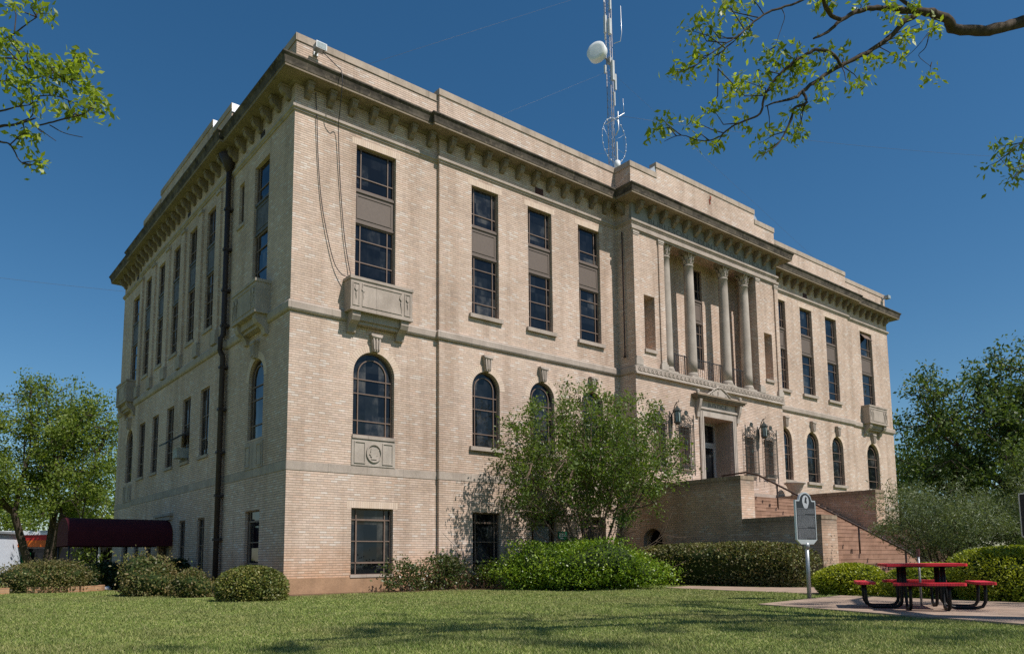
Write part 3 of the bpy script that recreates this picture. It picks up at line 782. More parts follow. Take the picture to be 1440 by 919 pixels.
for a, b in [(17.29,18.17),(18.23,19.11)]:
    q = MB(); q.box(a, a+.07, -.09, -.04, 3.27, 5.61); q.box(b-.07, b, -.09, -.04, 3.27, 5.61); q.box(a+.07, b-.07, -.09, -.04, 3.27, 3.40); q.box(a+.07, b-.07, -.09, -.04, 5.53, 5.61)
    lf = q.build('door_leaf', ALU, door)
    g = MB(); g.quad((a,-.06,3.3),(b,-.06,3.3),(b,-.06,5.6),(a,-.06,5.6)); g.build('pane', GLASS, door)
    hx = b-.11 if a < 18 else a+.11
    h = MB(); h.tube([(hx,-.10,4.05),(hx,-.16,4.1),(hx,-.16,4.5),(hx,-.10,4.55)], .015, 6); h.build('handle', ALU, door)
g = MB(); g.quad((17.29,-.05,5.7),(19.11,-.05,5.7),(19.11,-.05,6.5),(17.29,-.05,6.5)); g.build('transom_pane', GLASS, door)
# iron grilles over the slots
for a, b in SLOTS:
    sb = MB(); sb.box(a, b, YP+.20, YP+.215, 4.42, 6.06); sb.build('slot_panel', GRILLEBACK, house)
ss = MB()
for a, b in SLOTS: ss.box(a-.06, b+.06, YP-.07, YP+.2, 4.32, 4.419)
ss.build('slot_sill', STONE, house)
gm = MB(); W_ = 0.80; y0 = -0.13
for x in (-.46, .46): gm.box(x-.014, x+.014, y0-.014, y0+.014, -0.28, 2.15)
for z in (-.02, .08, 1.66, 1.74): gm.box(-.46, .46, y0-.01, y0+.01, z-.011, z+.011)
for k in range(9):
    x = -.38+.76*k/8; gm.box(x-.008, x+.008, y0-.008, y0+.008, -.02, 1.74)
for z in (.32, .56, .8, 1.04, 1.28, 1.5): gm.box(-.38, .38, y0-.006, y0+.006, z-.006, z+.006)
for x in (-.46, .46):
    for z in (0.0, 1.70): gm.box(x-.012, x+.012, y0, 0.0, z-.012, z+.012)
gm.prism([(-.05,1.0),(0,.86),(.05,1.0),(.03,1.12),(-.03,1.12)], y0-.02, y0+.01)
for k in range(7):          # lower frieze of loops
    x = -.33+.66*k/6
    gm.tube([(x+.045*math.cos(a_*PI/4), y0, .03+.045*math.sin(a_*PI/4)) for a_ in range(9)], .008, 5)
def spiral(cx, cz, r, turns, sg, w_=.013):
    pts = []
    n = int(14*turns)
    for q in range(n+1):
        a_ = q/n*turns*2*PI; rr = r*(1-.75*q/n)
        pts.append((cx+sg*rr*math.cos(a_), y0, cz+rr*math.sin(a_)))
    gm.tube(pts, w_, 5)
for sg in (-1, 1):
    spiral(sg*.32, 1.87, .10, 1.4, sg); spiral(sg*.13, 1.92, .11, 1.4, -sg)
    gm.tube([(sg*.46,y0,1.76),(sg*.40,y0,1.98),(sg*.26,y0,2.02),(sg*.12,y0,2.10)], .012, 5)
spiral(0, 2.18, .12, 1.2, 1, .018); spiral(-.10, 2.08, .07, 1, 1); spiral(.10, 2.08, .07, 1, -1)
for q in range(6):
    a_ = q*PI/3; gm.prism([(.0,2.18),(.05*math.cos(a_)-.03*math.sin(a_),2.18+.05*math.sin(a_)+.03*math.cos(a_)),(.13*math.cos(a_),2.18+.13*math.sin(a_)),(.05*math.cos(a_)+.03*math.sin(a_),2.18+.05*math.sin(a_)-.03*math.cos(a_))], y0-.02, y0+.01)
gme = gm.mesh('window_grille', BRONZE)
for a, b in SLOTS: place(gme, 'window_grille', house, ((a+b)/2, YP, 4.40))
# rain pipe on the side
pp = MB()
pp.tube([(-.32,5.0,14.55),(-.20,5.02,14.25),(-.17,5.02,13.9)], [.22,.20,.09], 10)
pp.tube([(-.17,5.02,13.9),(-.17,5.02,8.3),(-.26,5.02,8.15),(-.26,5.02,7.75),(-.17,5.02,7.55),(-.17,5.02,0.15)], .085, 10)
for z in (12.6, 11.2, 9.8, 8.6, 7.2, 5.8, 4.4, 3.0, 1.6): pp.box(-.27,-.0,4.93,5.11,z-.04,z+.04)
pp.build('downpipe', PIPEM, house)
pp = MB(); pp.tube([(13.13,-.5,13.5),(13.13,-.5,8.7),(13.11,-.5,8.5)], [.025,.025,.05], 8); pp.build('downpipe', PIPEM, house)
# ------------------------------------------------------------------ entrance staircase
st = empty('entrance_staircase', (CX, -2.7, 0), 0, 'wide reddish staircase with buff brick side walls climbing to the main entrance', 'staircase')
st_inv = (-CX, 2.7, 0)
def sbuild(mb, name, mat, parent=None):
    if parent is None: return mb.build(name, mat, st, st_inv)
    return mb.build(name, mat, parent)
NR = 20; ZL = 3.25; RZ = ZL/NR; TR = 0.285; YT = -2.7
m = MB(); xs0, xs1 = 13.95, 22.45
for k in range(NR):
    z1 = ZL - k*RZ; y = YT - k*TR
    yb = y + (TR if k else 0.0)
    m.quad((xs0,y,z1-RZ),(xs1,y,z1-RZ),(xs1,y,z1-.02),(xs0,y,z1-.02))
    if k: m.quad((xs0,y,z1),(xs1,y,z1),(xs1,yb,z1),(xs0,yb,z1))
    m.box(xs0+.001, xs1-.001, y-.010, y-.0005, z1-.03, z1+.0005)
m.quad((xs0,YT,ZL),(xs1,YT,ZL),(xs1,YP,ZL),(xs0,YP,ZL)); m.quad((17.2,YP,ZL+.002),(19.2,YP,ZL+.002),(19.2,0,ZL+.002),(17.2,0,ZL+.002))
sbuild(m, 'steps', STAIRB)
for s_, (xa, xb) in enumerate([(13.2, 13.95), (22.45, 23.2)]):
    m = MB()
    if s_ == 0:
        # outer face of the high block with the arched basement opening
        wall(m, (xa,0,0), (0,-1,0), (-1,0,0), 0.953, 5.31, 0.0, 3.42, [(1.10, 1.98, 0.0, 1.95, True, 0.45)])
        m.quad((xb,YP,0),(xb,-5.31,0),(xb,-5.31,3.42),(xb,YP,3.42)); m.quad((xa,-5.31,0),(xb,-5.31,0),(xb,-5.31,3.42),(xa,-5.31,3.42))
        m.quad((xa,YP,3.42),(xb,YP,3.42),(xb,-5.31,3.42),(xa,-5.31,3.42))
    else: m.box(xa, xb, -5.31, YP-.003, 0, 3.42)
    hi = sbuild(m, 'high_side_wall', brick_mat('terrace_brick_high', [(r*.86, g*.8, b*.74) for r, g, b in TONES], (0.33, 0.27, 0.20), bw=0.205, bh=0.075, topstain=(3.05, 3.5)))
    m = MB(); m.box(xa-.012, xb+.012, -5.325, YP-.003, 3.423, 3.55); sbuild(m, 'wall_cap', brick_mat('cap_brick', [(0.30,0.235,0.165),(0.26,0.2,0.145),(0.33,0.26,0.19)], (0.2,0.16,0.12), bw=0.075, bh=0.3))
    m = MB(); m.box(xa, xb+.15, -8.02, -5.313, 0, 2.0); sbuild(m, 'low_side_wall', brick_mat('terrace_brick_low', [(r*.86, g*.8, b*.74) for r, g, b in TONES], (0.33, 0.27, 0.20), bw=0.205, bh=0.075, topstain=(1.6, 2.1)))
    m = MB(); m.box(xa-.012, xb+.162, -8.035, -5.328, 2.003, 2.13); sbuild(m, 'wall_cap', brick_mat('cap_brick', [(0.30,0.235,0.165),(0.26,0.2,0.145),(0.33,0.26,0.19)], (0.2,0.16,0.12), bw=0.075, bh=0.3))
m = MB(); m.quad((13.62,-1.0,0),(13.62,-2.1,0),(13.62,-2.1,2.1),(13.62,-1.0,2.1)); sbuild(m, 'void_shade_sheet', plain('black_void_shade', (0.006,0.006,0.006), 0.8))  # black sheet painted as the shade inside the arched opening
hr = MB()
rp = [(18.2,-1.05,4.22),(18.2,-2.2,4.26),(18.2,-2.75,4.10),(18.2,-7.2,1.62),(18.2,-8.3,1.0),(18.2,-8.45,0.86)]
hr.tube([rp[0],rp[1],rp[2],rp[3],rp[4],rp[5]], 0.038, 8)
for y, zb, zt in [(-1.1,3.25,4.22),(-3.55,2.72,3.62),(-5.05,1.9,2.80),(-6.65,0.95,1.92),(-8.2,0.1,1.05)]: hr.tube([(18.2,y,zb),(18.2,y,zt)], 0.032, 8)
sbuild(hr, 'handrail', RAILM)
# urn on the far side wall
u = empty('stone_urn', (22.82, -1.6, 3.55), 0, 'buff stone urn planter on top of the far stair wall', 'urn')
m = MB(); m.lathe([(.20,0.003),(.22,.04),(.16,.08),(.19,.14),(.30,.30),(.36,.46),(.40,.52)], n=24); m.build('bowl', LIMESTONE, u)
m = MB(); m.lathe([(.36,.50),(.44,.525),(.46,.56),(.46,.60),(.40,.61),(.36,.57)], n=24, cap=False); m.build('rim', LIMESTONE, u)
m = MB(); m.lathe([(0.01,.56),(.37,.565)], n=20, cap=False); m.build('soil', plain('potting_soil', (0.05,0.035,0.025), 0.95), u)

# wall lanterns, hung off the pavilion
def lantern(x, label):
    o = empty('wall_lantern', (x, YP, 6.4), 0, label, 'lantern', 'wall lanterns beside the entrance')
    a = MB()
    a.tube([(0,-.02,.05),(0,-.10,.16),(0,-.20,.42),(0,-.30,.56),(0,-.38,.55),(0,-.43,.62),(0,-.40,.68)], [.022,.024,.022,.02,.018,.014,.008], 6)
    a.tube([(0,-.02,-.25),(0,-.03,.1)], .03, 6); a.prism([(-.06,-.28),(0,-.55),(.06,-.28),(.05,.0),(-.05,.0)], -.03, -.003)
    a.build('bracket_arm', BRONZE, o)
    c = MB(); yc = -.32
    def ring(r, z0, z1, r2=None):
        c.lathe([(r, z0), (r2 or r, z1)], 0, yc, 6, smooth=False)
    ring(.16, -.34, -.29); ring(.06, -.42, -.34, .13); ring(.17, .14, .18); ring(.18, .18, .34, .07); ring(.05, .34, .42, .02)
    c.tube([(0,yc,.42),(0,yc,.55)], .012, 6)
    for k in range(6):
        an = PI/3*k; px, py = .145*math.cos(an), yc+.145*math.sin(an)
        c.tube([(px,py,-.29),(px,py,.14)], .014, 5); c.tube([(px*1.25,yc+(py-yc)*1.25,.17),(px*1.3,yc+(py-yc)*1.3,.26)], [.014,.004], 5)
    c.build('cage', BRONZE, o)
    g = MB(); g.lathe([(.125,-.29),(.13,.14)], 0, yc, 6, smooth=False, cap=False)
    o.scale = (.86, .9, .9)
    g.build('pane', plain('frosted_green_glass', (0.20,0.24,0.22), 0.25, 0.5, var=0.1), o)
lantern(15.22, 'bronze hanging lantern between the iron grilles left of the entrance door')
lantern(21.17, 'bronze hanging lantern between the iron grilles right of the entrance door')

# floodlights and the two loose cables
def floodlight(loc, rz, label):
    o = empty('floodlight', loc, rz, label, 'floodlight')
    b = MB(); b.box(-.15, .15, -.38, -.14, -.05, .12); b.box(-.165, .165, -.40, -.38, -.07, .135); b.build('housing', GALV, o)
    g = MB(); g.box(-.14, .14, -.406, -.401, -.05, .11); g.build('lens', plain('pale_lens', (0.33,0.37,0.38), 0.15, 0.5), o)
    k = MB(); k.box(-.03, .03, -.14, .0, -.02, .04); k.box(-.07, .07, -.012, .0, -.08, .10); k.build('wall_bracket', GALV, o)
floodlight((0.58, -0.032, 15.72), 0, 'grey floodlight on the parapet at the near corner')
floodlight((36.1, -0.032, 15.85), 0, 'small pale floodlight on the parapet at the far right corner')
def cable(pts, label, r=.013, name='loose_cable'):
    m = MB()
    P = [Vector(p) for p in pts]; out = []
    for i in range(len(P)-1):
        p0 = P[max(i-1,0)]; p1 = P[i]; p2 = P[i+1]; p3 = P[min(i+2,len(P)-1)]
        for q in range(6):
            t_ = q/6
            out.append(0.5*((2*p1)+(p2-p0)*t_+(2*p0-5*p1+4*p2-p3)*t_*t_+(3*p1-p0-3*p2+p3)*t_**3))
    out.append(P[-1]); m.tube(out, r, 5)
    return tag(m.build(name, IRON), label, 'cable', 'loose cables above the near corner balcony')
cable([(0.68,-.30,15.66),(1.02,-.52,15.25),(1.10,-.68,15.02),(1.12,-.68,14.6),(1.20,-.40,14.0),(1.30,-.12,13.6),(1.40,-.06,12.2),(1.57,-.06,10.44),(1.77,-.08,9.33),(1.80,-.2,9.10)], 'thin dark cable running from the corner floodlight down to the balcony')
cable([(0.60,-.05,14.5),(0.62,-.05,14.1),(0.64,-.06,13.85),(0.70,-.05,12.7),(0.82,-.05,11.4),(1.01,-.06,10.39),(1.25,-.07,9.53),(1.45,-.12,9.2),(1.62,-.2,9.10)], 'thin dark slack cable from the cornice to the balcony, left of the other')

# window air conditioner with its propped flap
ac = empty('air_conditioner', (X1, 8.95, 4.62), 0, 'white air conditioner sticking out of a side window under a tilted flap', 'air conditioner')
m = MB(); m.box(-.34, .08, -.26, .26, .0, .36); m.build('case', plain('dull_grey_metal', (0.30,0.30,0.29), 0.5), ac)
m = MB()
for k in range(7): m.box(-.348, -.3403, -.22, .22, .03+.045*k, .05+.045*k)
m.build('grille', GALV, ac)
m = MB(); m.prism([(.0,.92),(.0,.98),(-.78,.48),(-.78,.42)], -.46, .46); m.build('flap', plain('dark_flap', (0.05,0.05,0.05), 0.6), ac)
m = MB(); m.box(-.05, .12, -.47, .47, -.20, -.003); m.build('filler_board', plain('dark_board', (0.12,0.1,0.08), 0.7), ac)

# entrance awning on the side
aw = empty('entrance_awning', (-1.8, 11.1, 0), 0, 'long maroon barrel awning over the side entrance', 'awning')
m = MB(); N = 14; y0_, y1_, zb_, zt_ = -1.12, 1.12, 1.50, 2.50
xa_, xb_ = -1.72, 1.66
prof = [(y0_, zb_)] + [(-1.12*math.cos(PI*q/N), 1.72+(zt_-1.72)*math.sin(PI*q/N)**0.75) for q in range(N+1)] + [(y1_, zb_)]
for (a, b), (c, d) in zip(prof, prof[1:]): m.add([(xa_,a,b),(xb_,a,b),(xb_,c,d),(xa_,c,d)], [(0,1,2,3)], True)
m.add([(xa_,a,b) for a, b in prof], [tuple(range(len(prof)))])
m.add([(xa_+.02,a*.985,b-.012) for a, b in prof]+[(xb_,a*.985,b-.012) for a, b in prof], [(i, i+len(prof), i+1+len(prof), i+1) for i in range(len(prof)-1)], True)
m.build('canopy', MAROON, aw)
for x in (-1.66, ):
    for y in (-1.05, 1.05):
        p = MB(); p.tube([(x,y,0),(x,y,1.6)], .03, 8); p.build('post', IRON, aw)
for x in (-.4, .6):
    p = MB(); p.tube([(x,1.05,0),(x,1.05,1.6)], .03, 8); p.build('post', IRON, aw)

# ------------------------------------------------------------------ radio mast on the roof
ma = empty('radio_mast', (17.2, 3.65, 15.0), 0, 'tall lattice radio mast with antennas rising behind the parapet', 'radio mast')
H = 14.5
lg = [(.17*math.cos(a), .17*math.sin(a)) for a in (PI/2+.4, PI/2+.4+2*PI/3, PI/2+.4+4*PI/3)]
m = MB()
for x, y in lg: m.tube([(x,y,0),(x,y,H)], .017, 6)
z = 0.0; k = 0
while z < H-.4:
    for i in range(3):
        a, b = lg[i], lg[(i+1) % 3]
        m.tube([(a[0],a[1],z),(b[0],b[1],z+.35)], .006, 4); m.tube([(a[0],a[1],z+.35),(b[0],b[1],z+.35)], .006, 4)
    z += .35
m.build('lattice', plain('weathered_mast_steel', (0.30,0.28,0.27), 0.5, 0.4, 0.4), ma)
RIGHT = Vector((0.776, -0.631, 0)); FWD = Vector((0.631, 0.776, 0))
def mp(r, f_, z): v = RIGHT*r+FWD*f_; return (v.x, v.y, z)
ds = MB(); ds.lathe([(.40,-.15),(.47,-.13),(.47,.18),(.455,.2),(.3,.21),(.02,.215)], n=32); ds.lathe([(.02,-.24),(.25,-.22),(.40,-.15)], n=32, cap=False)
dish = ds.build('dish_antenna', WHITE, ma, mp(-.62, -.25, 9.95))
dish.rotation_euler = Vector((-0.93, -0.35, 0.05)).to_track_quat('Z', 'Y').to_euler()
p = MB(); p.tube([mp(-.45,-.2,9.9), mp(-.15,-.05,9.75)], .05, 8); p.box(-.1,.1,-.1,.1,9.55,9.85); p.build('dish_mount', GALV, ma)
pn = MB()
for r, f_, z0, z1, w_ in [(.10,-.22,8.55,9.55,.10),(.22,-.15,8.1,8.9,.07),(-.2,-.2,11.0,11.9,.09),(.0,-.25,10.9,11.7,.11),(.16,-.15,7.3,8.0,.05),(-.24,-.1,9.0,9.4,.07),(.22,-.1,4.6,5.5,.045),(.05,-.24,12.2,13.1,.07)]:
    c = mp(r, f_, 0); w_ *= .65; b_ = MB(); b_.box(c[0]-w_, c[0]+w_, c[1]-w_, c[1]+w_, z0, z1); b_.build('panel_antenna', plain('dull_white_panel', (0.48,0.49,0.5), 0.5), ma)
lp = MB()
lp.tube([mp(.22,0,10.6), mp(.55,.05,10.75), mp(.62,.05,11.2), mp(.60,.05,12.6)], .018, 6)
lp.tube([mp(.20,0,5.9), mp(.34,0,6.2), mp(.33,0,7.1)], .03, 6); lp.tube([mp(-.28,0,6.45), mp(.62,-.1,6.95)], .022, 6); lp.tube([mp(.6,-.1,6.93), mp(.57,-.1,7.7)], .01, 5)
lp.tube([mp(-.2,0,10.8), mp(-.22,-.05,13.2)], .025, 6)
lp.build('whip_antenna', ALU, ma)
rg_ = MB(); n = 40
def rp_(k, o=0): a = 2*PI*k/n; return mp(.10+.62*math.cos(a), -.15+.4*math.cos(a), 5.55+1.1*math.sin(a))
rg_.tube([rp_(k) for k in range(n+1)], .008, 5)
for k in range(0, n, 2):
    c = rp_(k); rg_.lathe([(.01,c[2]-.05),(.028,c[2]-.03),(.028,c[2]+.03),(.01,c[2]+.05)], c[0], c[1], 6)
for k in (3, 10, 17, 24, 31, 37): rg_.tube([rp_(k), mp(.05,0,5.55+.3*math.sin(k))], .006, 4)
rg_.build('ring_antenna', plain('pale_ring_metal', (0.42,0.44,0.45), 0.4, 0.5, 0.4), ma)
bx_ = MB(); c = mp(.2,-.25,0); bx_.lathe([(.10,4.1),(.15,4.15),(.15,4.42),(.10,4.47)], c[0], c[1], 10); bx_.build('camera_housing', WHITE, ma)
gw = MB()
for z, tx, ty in [(9.2,-16.0,12.0),(9.2,18.0,-3.3),(5.0,-15.5,3.0),(5.0,18.5,6),(13.5,-16.5,-3.0),(13.5,18.5,14)]: gw.tube([(0,0,z),(tx,ty,0.2)], .004, 4)
gw.build('guy_wire', plain('wire_grey', (0.12,0.12,0.13), 0.5), ma)
# overhead service wires
def wire(a, b, sag, label):
    m = MB(); a = Vector(a); b = Vector(b)
    m.tube([a.lerp(b, q/24)-Vector((0,0,sag*4*(q/24)*(1-q/24))) for q in range(25)], .008, 4)
    tag(m.build('overhead_wire', bpy.data.materials['wire_grey']), label, 'wire', 'thin overhead wires crossing the sky')
wire((17.3, 3.7, 22.0), (70, -12, 31), 1.0, 'thin overhead wire slanting up across the sky on the right')
wire((-28, 42, 20), (3, 30, 17.5), 0.6, 'thin overhead wire crossing the sky left of the roof')

# ------------------------------------------------------------------ ground
def ground_mat():
    t = NT('lawn_soil'); p = t.pos()
    a = t.noise(0.22, 4, 0.6, p); b = t.noise(2.3, 4, 0.65, p); c = t.noise(38, 3, 0.6, p)
    col = t.ramp(b, [(0.25, (0.12, 0.165, 0.045)), (0.5, (0.17, 0.215, 0.062)), (0.75, (0.24, 0.25, 0.095))])
    col = t.mix(t.ramp(a, [(0.45, (0, 0, 0)), (0.75, (0.55, 0.55, 0.55))]), col, (0.20, 0.19, 0.085, 1))
    col = t.mix(1.0, col, t.ramp(c, [(0.25, (0.55, 0.58, 0.5)), (0.6, (1.1, 1.1, 1.0))]), 'MULTIPLY')
    return t.bsdf(col, 0.95, 0.1, bump=c, bstr=0.6, bdist=0.03)
LAWN = ground_mat()
g = MB(); g.quad((-700,-500,0),(900,-500,0),(900,1100,0),(-700,1100,0)); tag(g.build('lawn', LAWN), kind='structure')
CONC = stone_mat('pinkish_concrete', (0.35, 0.262, 0.205), 0.45, seams=1.55)
def slab(name, poly, z0, z1, mat):
    m = MB(); n = len(poly)
    m.add([(x, y, z0) for x, y in poly]+[(x, y, z1) for x, y in poly], [tuple(range(n, 2*n))]+[(i, (i+1) % n, (i+1) % n+n, i+n) for i in range(n)])
    return tag(m.build(name, mat), kind='structure')
slab('concrete_pad', [(4.35,-11.55),(2.9,-16.35),(2.0,-19.4),(7.0,-20.2),(7.75,-14.7),(8.25,-11.1)], 0.0, 0.035, CONC)
slab('path', [(8.9,-9.9),(9.7,-4.9),(11.3,-4.6),(11.6,-7.0),(13.5,-8.9),(24.0,-8.9),(25.0,-10.6),(12.5,-10.6),(10.9,-11.2),(9.3,-11.0)], 0.0, 0.02, CONC)
BED = plain('bare_bed_soil', (0.13, 0.085, 0.05), 0.95, 0.1, var=0.4, scale=9)
slab('flower_bed', [(-0.05,-0.0),(-0.05,-0.75),(2.5,-0.95),(5.0,-1.5),(11.0,-1.6),(13.2,-0.96),(13.2,-0.13),(4.88,-0.13),(4.87,-0.02)], 0.0, 0.012, BED)
slab('flower_bed', [(-0.03,0.1),(-1.2,-1.2),(-2.2,2.5),(-2.6,6.8),(-2.9,9.4),(-0.15,9.6),(-0.15,5.2),(-0.03,5.0)], 0.0, 0.012, BED)
slab('side_path', [(-9,9.9),(-0.2,9.9),(-0.2,12.3),(-9,12.3)], 0.0, 0.02, CONC)
ASPH = plain('asphalt', (0.055, 0.055, 0.056), 0.9, 0.2, var=0.2, scale=3)
slab('street', [(-60,62),(-40,34),(60,70),(60,84)], 0.0, 0.015, ASPH)

# brick bed edging at the left
def edging(pts, h, label):
    m = MB()
    for (x0, y0), (x1, y1) in zip(pts, pts[1:]):
        d = Vector((x1-x0, y1-y0)); nn = Vector((-d.y, d.x)).normalized()*0.09
        P = [(x0-nn.x,y0-nn.y),(x1-nn.x,y1-nn.y),(x1+nn.x,y1+nn.y),(x0+nn.x,y0+nn.y)]
        m.add([(a,b,0) for a,b in P]+[(a,b,h) for a,b in P], [(4,5,6,7),(0,1,5,4),(1,2,6,5),(2,3,7,6),(3,0,4,7)])
    tag(m.build('brick_edging', EDGB), label, 'brick edging')
EDGB = brick_mat('orange_edging_brick', [(0.40,0.225,0.125),(0.36,0.20,0.11),(0.43,0.26,0.15),(0.33,0.19,0.11)], (0.36,0.27,0.19), bw=0.2, bh=0.07)
edging([(-4.9,7.6),(-3.55,7.3),(-2.93,7.62),(-2.75,8.2)], 0.19, 'low orange brick edging beside the reddish azalea near the awning')
edging([(-9.5,6.4),(-6.2,7.2),(-5.4,7.35)], 0.2, 'low orange brick edging at the far left lawn edge')
edging([(-9.6,7.4),(-6.6,8.1),(-5.6,8.9)], 0.5, 'taller orange brick edging behind the far left lawn edge')
m = MB(); m.lathe([(.02,0),(.13,.01),(.15,.06),(.10,.12),(.02,.14)], n=10); ws = m.build('white_stone', WHITE, None, (-2.55, 8.35, 0)); tag(ws, 'small white rounded stone at the lawn edge by the brick edging', 'stone')

# ------------------------------------------------------------------ signs
def marker(loc, rz, label, pole=1.12):
    o = empty('historical_marker', loc, rz, label, 'sign')
    w = .345; h0 = pole; h1 = pole+.95
    def outline(e):
        pts = [(-w+e,h0+.12+e*.4),(-w*.62,h0+.03+e),(w*.62,h0+.03+e),(w-e,h0+.12+e*.4),(w-e,h1-e)]
        top = []
        for q in range(0, 13):
            t_ = q/12
            x = w*.78-2*w*.78*t_
            ax_ = abs(x)/(w*.78)
            zz = h1 + (.17*math.cos(ax_*PI/2)**.8 if ax_ < 1 else 0)
            if 0.72 < ax_ <= 1: zz = h1+.02*(1-ax_)
            top.append((x*(1-e/w), zz-e))
        return pts+top+[(-w+e,h1-e)]
    m = MB(); m.prism(outline(0), -.022, .022); m.build('rim', ALU, o)
    m = MB(); m.prism([(x, max(z, h0+.13)) for x, z in outline(.028)], -.0255, -.0223); m.prism([(x, max(z, h0+.13)) for x, z in outline(.028)], .0223, .0255)
    m.build('plate', plain('marker_black', (0.018,0.019,0.022), 0.5, 0.4), o)
    m = MB(); N = 20
    m.add([(.115*math.cos(2*PI*k/N),-.0275,h1-.02+.125*math.sin(2*PI*k/N)-(.03 if math.sin(2*PI*k/N) < -.7 else 0)) for k in range(N)], [tuple(range(N))])
    m.build('medallion', plain('marker_silver', (0.42,0.43,0.45), 0.45, 0.4, 0.3), o)
    m = MB(); m.prism([(-.04,h1-.05),(.04,h1-.07),(.03,h1+.01),(.05,h1+.05),(0,h1+.075),(-.02,h1+.03)], -.030, -.0277); m.build('medallion_emblem', bpy.data.materials['marker_black'], o)
    # raised lines of small lettering in three paragraphs
    m = MB(); rr = random.Random(5); z = h1-.20
    m.box(-w+.04, w-.04, -.028, -.0257, z+.018, z+.026)
    for para in (5, 12, 10):
        for ln in range(para):
            x = -w+.05; end = w-.05 if ln < para-1 else -w+.05+(2*w-.1)*rr.uniform(.45,.7)
            while x < end-.01:
                wd = rr.uniform(.012,.05); x1 = min(x+wd, end)
                m.box(x, x1, -.0268, -.0257, z-.011, z)
                x = x1+.010
            z -= .0225
        z -= .008
    m.build('raised_lettering', plain('marker_letter_silver', (0.20,0.205,0.215), 0.5, 0.4, 0.2), o)
    m = MB(); m.tube([(0,0,0),(0,0,h0+.05)], .042, 12); m.tube([(0,0,h0-.06),(0,0,h0+.06)], .06, 12); m.build('pole', GALV, o)
marker((6.67,-11.25,0), -0.08, 'black historical marker with silver lettering on a grey pole beside the path')
marker((8.52,-14.89,0), 1.15, 'edge of a second black marker above the bushes at the right edge of the photo', 1.12)
gs = empty('green_wall_sign', (10.06, Y1-.01, 1.69), 0, 'small green sign with white writing on the wall behind the tree', 'sign')
m = MB(); m.box(-.23, .23, -.012, .0, -.15, .15); m.build('plate', plain('sign_green', (0.012,0.16,0.085), 0.45), gs)
m = MB(); rr = random.Random(2)
for z, n_, a in [(.07,6,-.18),(0.0,7,-.16),(-.085,3,-.12)]:
    x = a
    for k in range(n_):
        wd = rr.uniform(.025,.05); m.box(x, x+wd, -.0145, -.0123, z-.024, z+.024); x += wd+.014
m.build('white_lettering', WHITE, gs)
sp = empty('small_post_sign', (5.80, -13.84, 0.035), 0.75, 'thin grey post with a small brown plaque rising beside the red picnic table', 'sign')
m = MB(); m.tube([(0,0,0),(0,0,.84)], .019, 8); m.build('post', GALV, sp)
m = MB(); m.box(-.06, .06, -.008, .008, .84, .98); m.build('plaque', plain('dull_brown_plaque', (0.15,0.085,0.075), 0.6), sp)

# ------------------------------------------------------------------ picnic table
RT = math.atan2(RIGHT.y, RIGHT.x)
tb = empty('picnic_table', (5.19, -14.11, 0.03), RT-0.36, 'square picnic table with red tops and seats on looping black legs', 'picnic table')
def pad(w, d, z, name):
    m = MB(); r = .05; t_ = .02
    out = []
    for cx_, cy_, a0 in [(w-r,d-r,0),(-w+r,d-r,PI/2),(-w+r,-d+r,PI),(w-r,-d+r,3*PI/2)]:
        for q in range(6): out.append((cx_+r*math.cos(a0+q*PI/10), cy_+r*math.sin(a0+q*PI/10)))
    m.prism(out, z-t_, z, 'z')
    ins = [(x*.93 if abs(x) > .2 else x, y*.93) for x, y in out]
    m.add([(x, y, z-t_-.0) for x, y in out]+[(x, y, z-t_-.022) for x, y in out], [(i, (i+1) % len(out), (i+1) % len(out)+len(out), i+len(out)) for i in range(len(out))])
    return m
tp = pad(.60,.60,.735,'').build('tabletop', REDP, tb)
for k in range(4):
    c, s = math.cos(k*PI/2), math.sin(k*PI/2)
    sm_ = pad(.50,.14,.44,'')
    sm_.v = [(x*c-(y-.86)*s, x*s+(y-.86)*c, z) for x, y, z in sm_.v]
    sm_.build('seat', REDP, tb)
    for dx in (-.27, .27):
        pts = [(dx,-.30,.70),(dx,-.31,.35),(dx,-.33,.12),(dx,-.38,.045),(dx,-.46,.028),(dx,-.74,.028),(dx,-.82,.05),(dx,-.86,.12),(dx,-.87,.25),(dx,-.87,.40)]
        lgm = MB(); lgm.tube([(x*c-y*s, x*s+y*c, z) for x, y, z in pts], .026, 8); lgm.build('leg', BLACKT, tb)
fr2 = MB()
for k in range(4):
    c, s = math.cos(k*PI/2), math.sin(k*PI/2)
    for (x0,y0,x1,y1) in [(-.5,-.30,.5,-.30)]: fr2.tube([(x0*c-y0*s,x0*s+y0*c,.69),(x1*c-y1*s,x1*s+y1*c,.69)], .02, 6)
    fr2.tube([(-.36*c+.87*s,-.36*s-.87*c,.395),(.36*c+.87*s,.36*s-.87*c,.395)], .02, 6)
fr2.build('frame', BLACKT, tb)

# low dark squiggle shapes at the foot of the stair
m = MB()
for k in range(7):
    x = -.55+.18*k; hgt = .16+.12*((k*37) % 5)/4
    m.tube([(x,0,0),(x,0,hgt)], .018, 5); m.tube([(x+.05+.06*math.cos(a*.7+k), 0, .12+.07*math.sin(a*.7+k)) for a in range(9)], .014, 5)
m.tube([(-.6,0,.02),(.65,0,.02)], .015, 5)
tag(m.build('dark_squiggles', IRON, None, (17.6, -7.35, .40), RT), 'low dark squiggle shapes standing on the bottom steps', 'ornament')
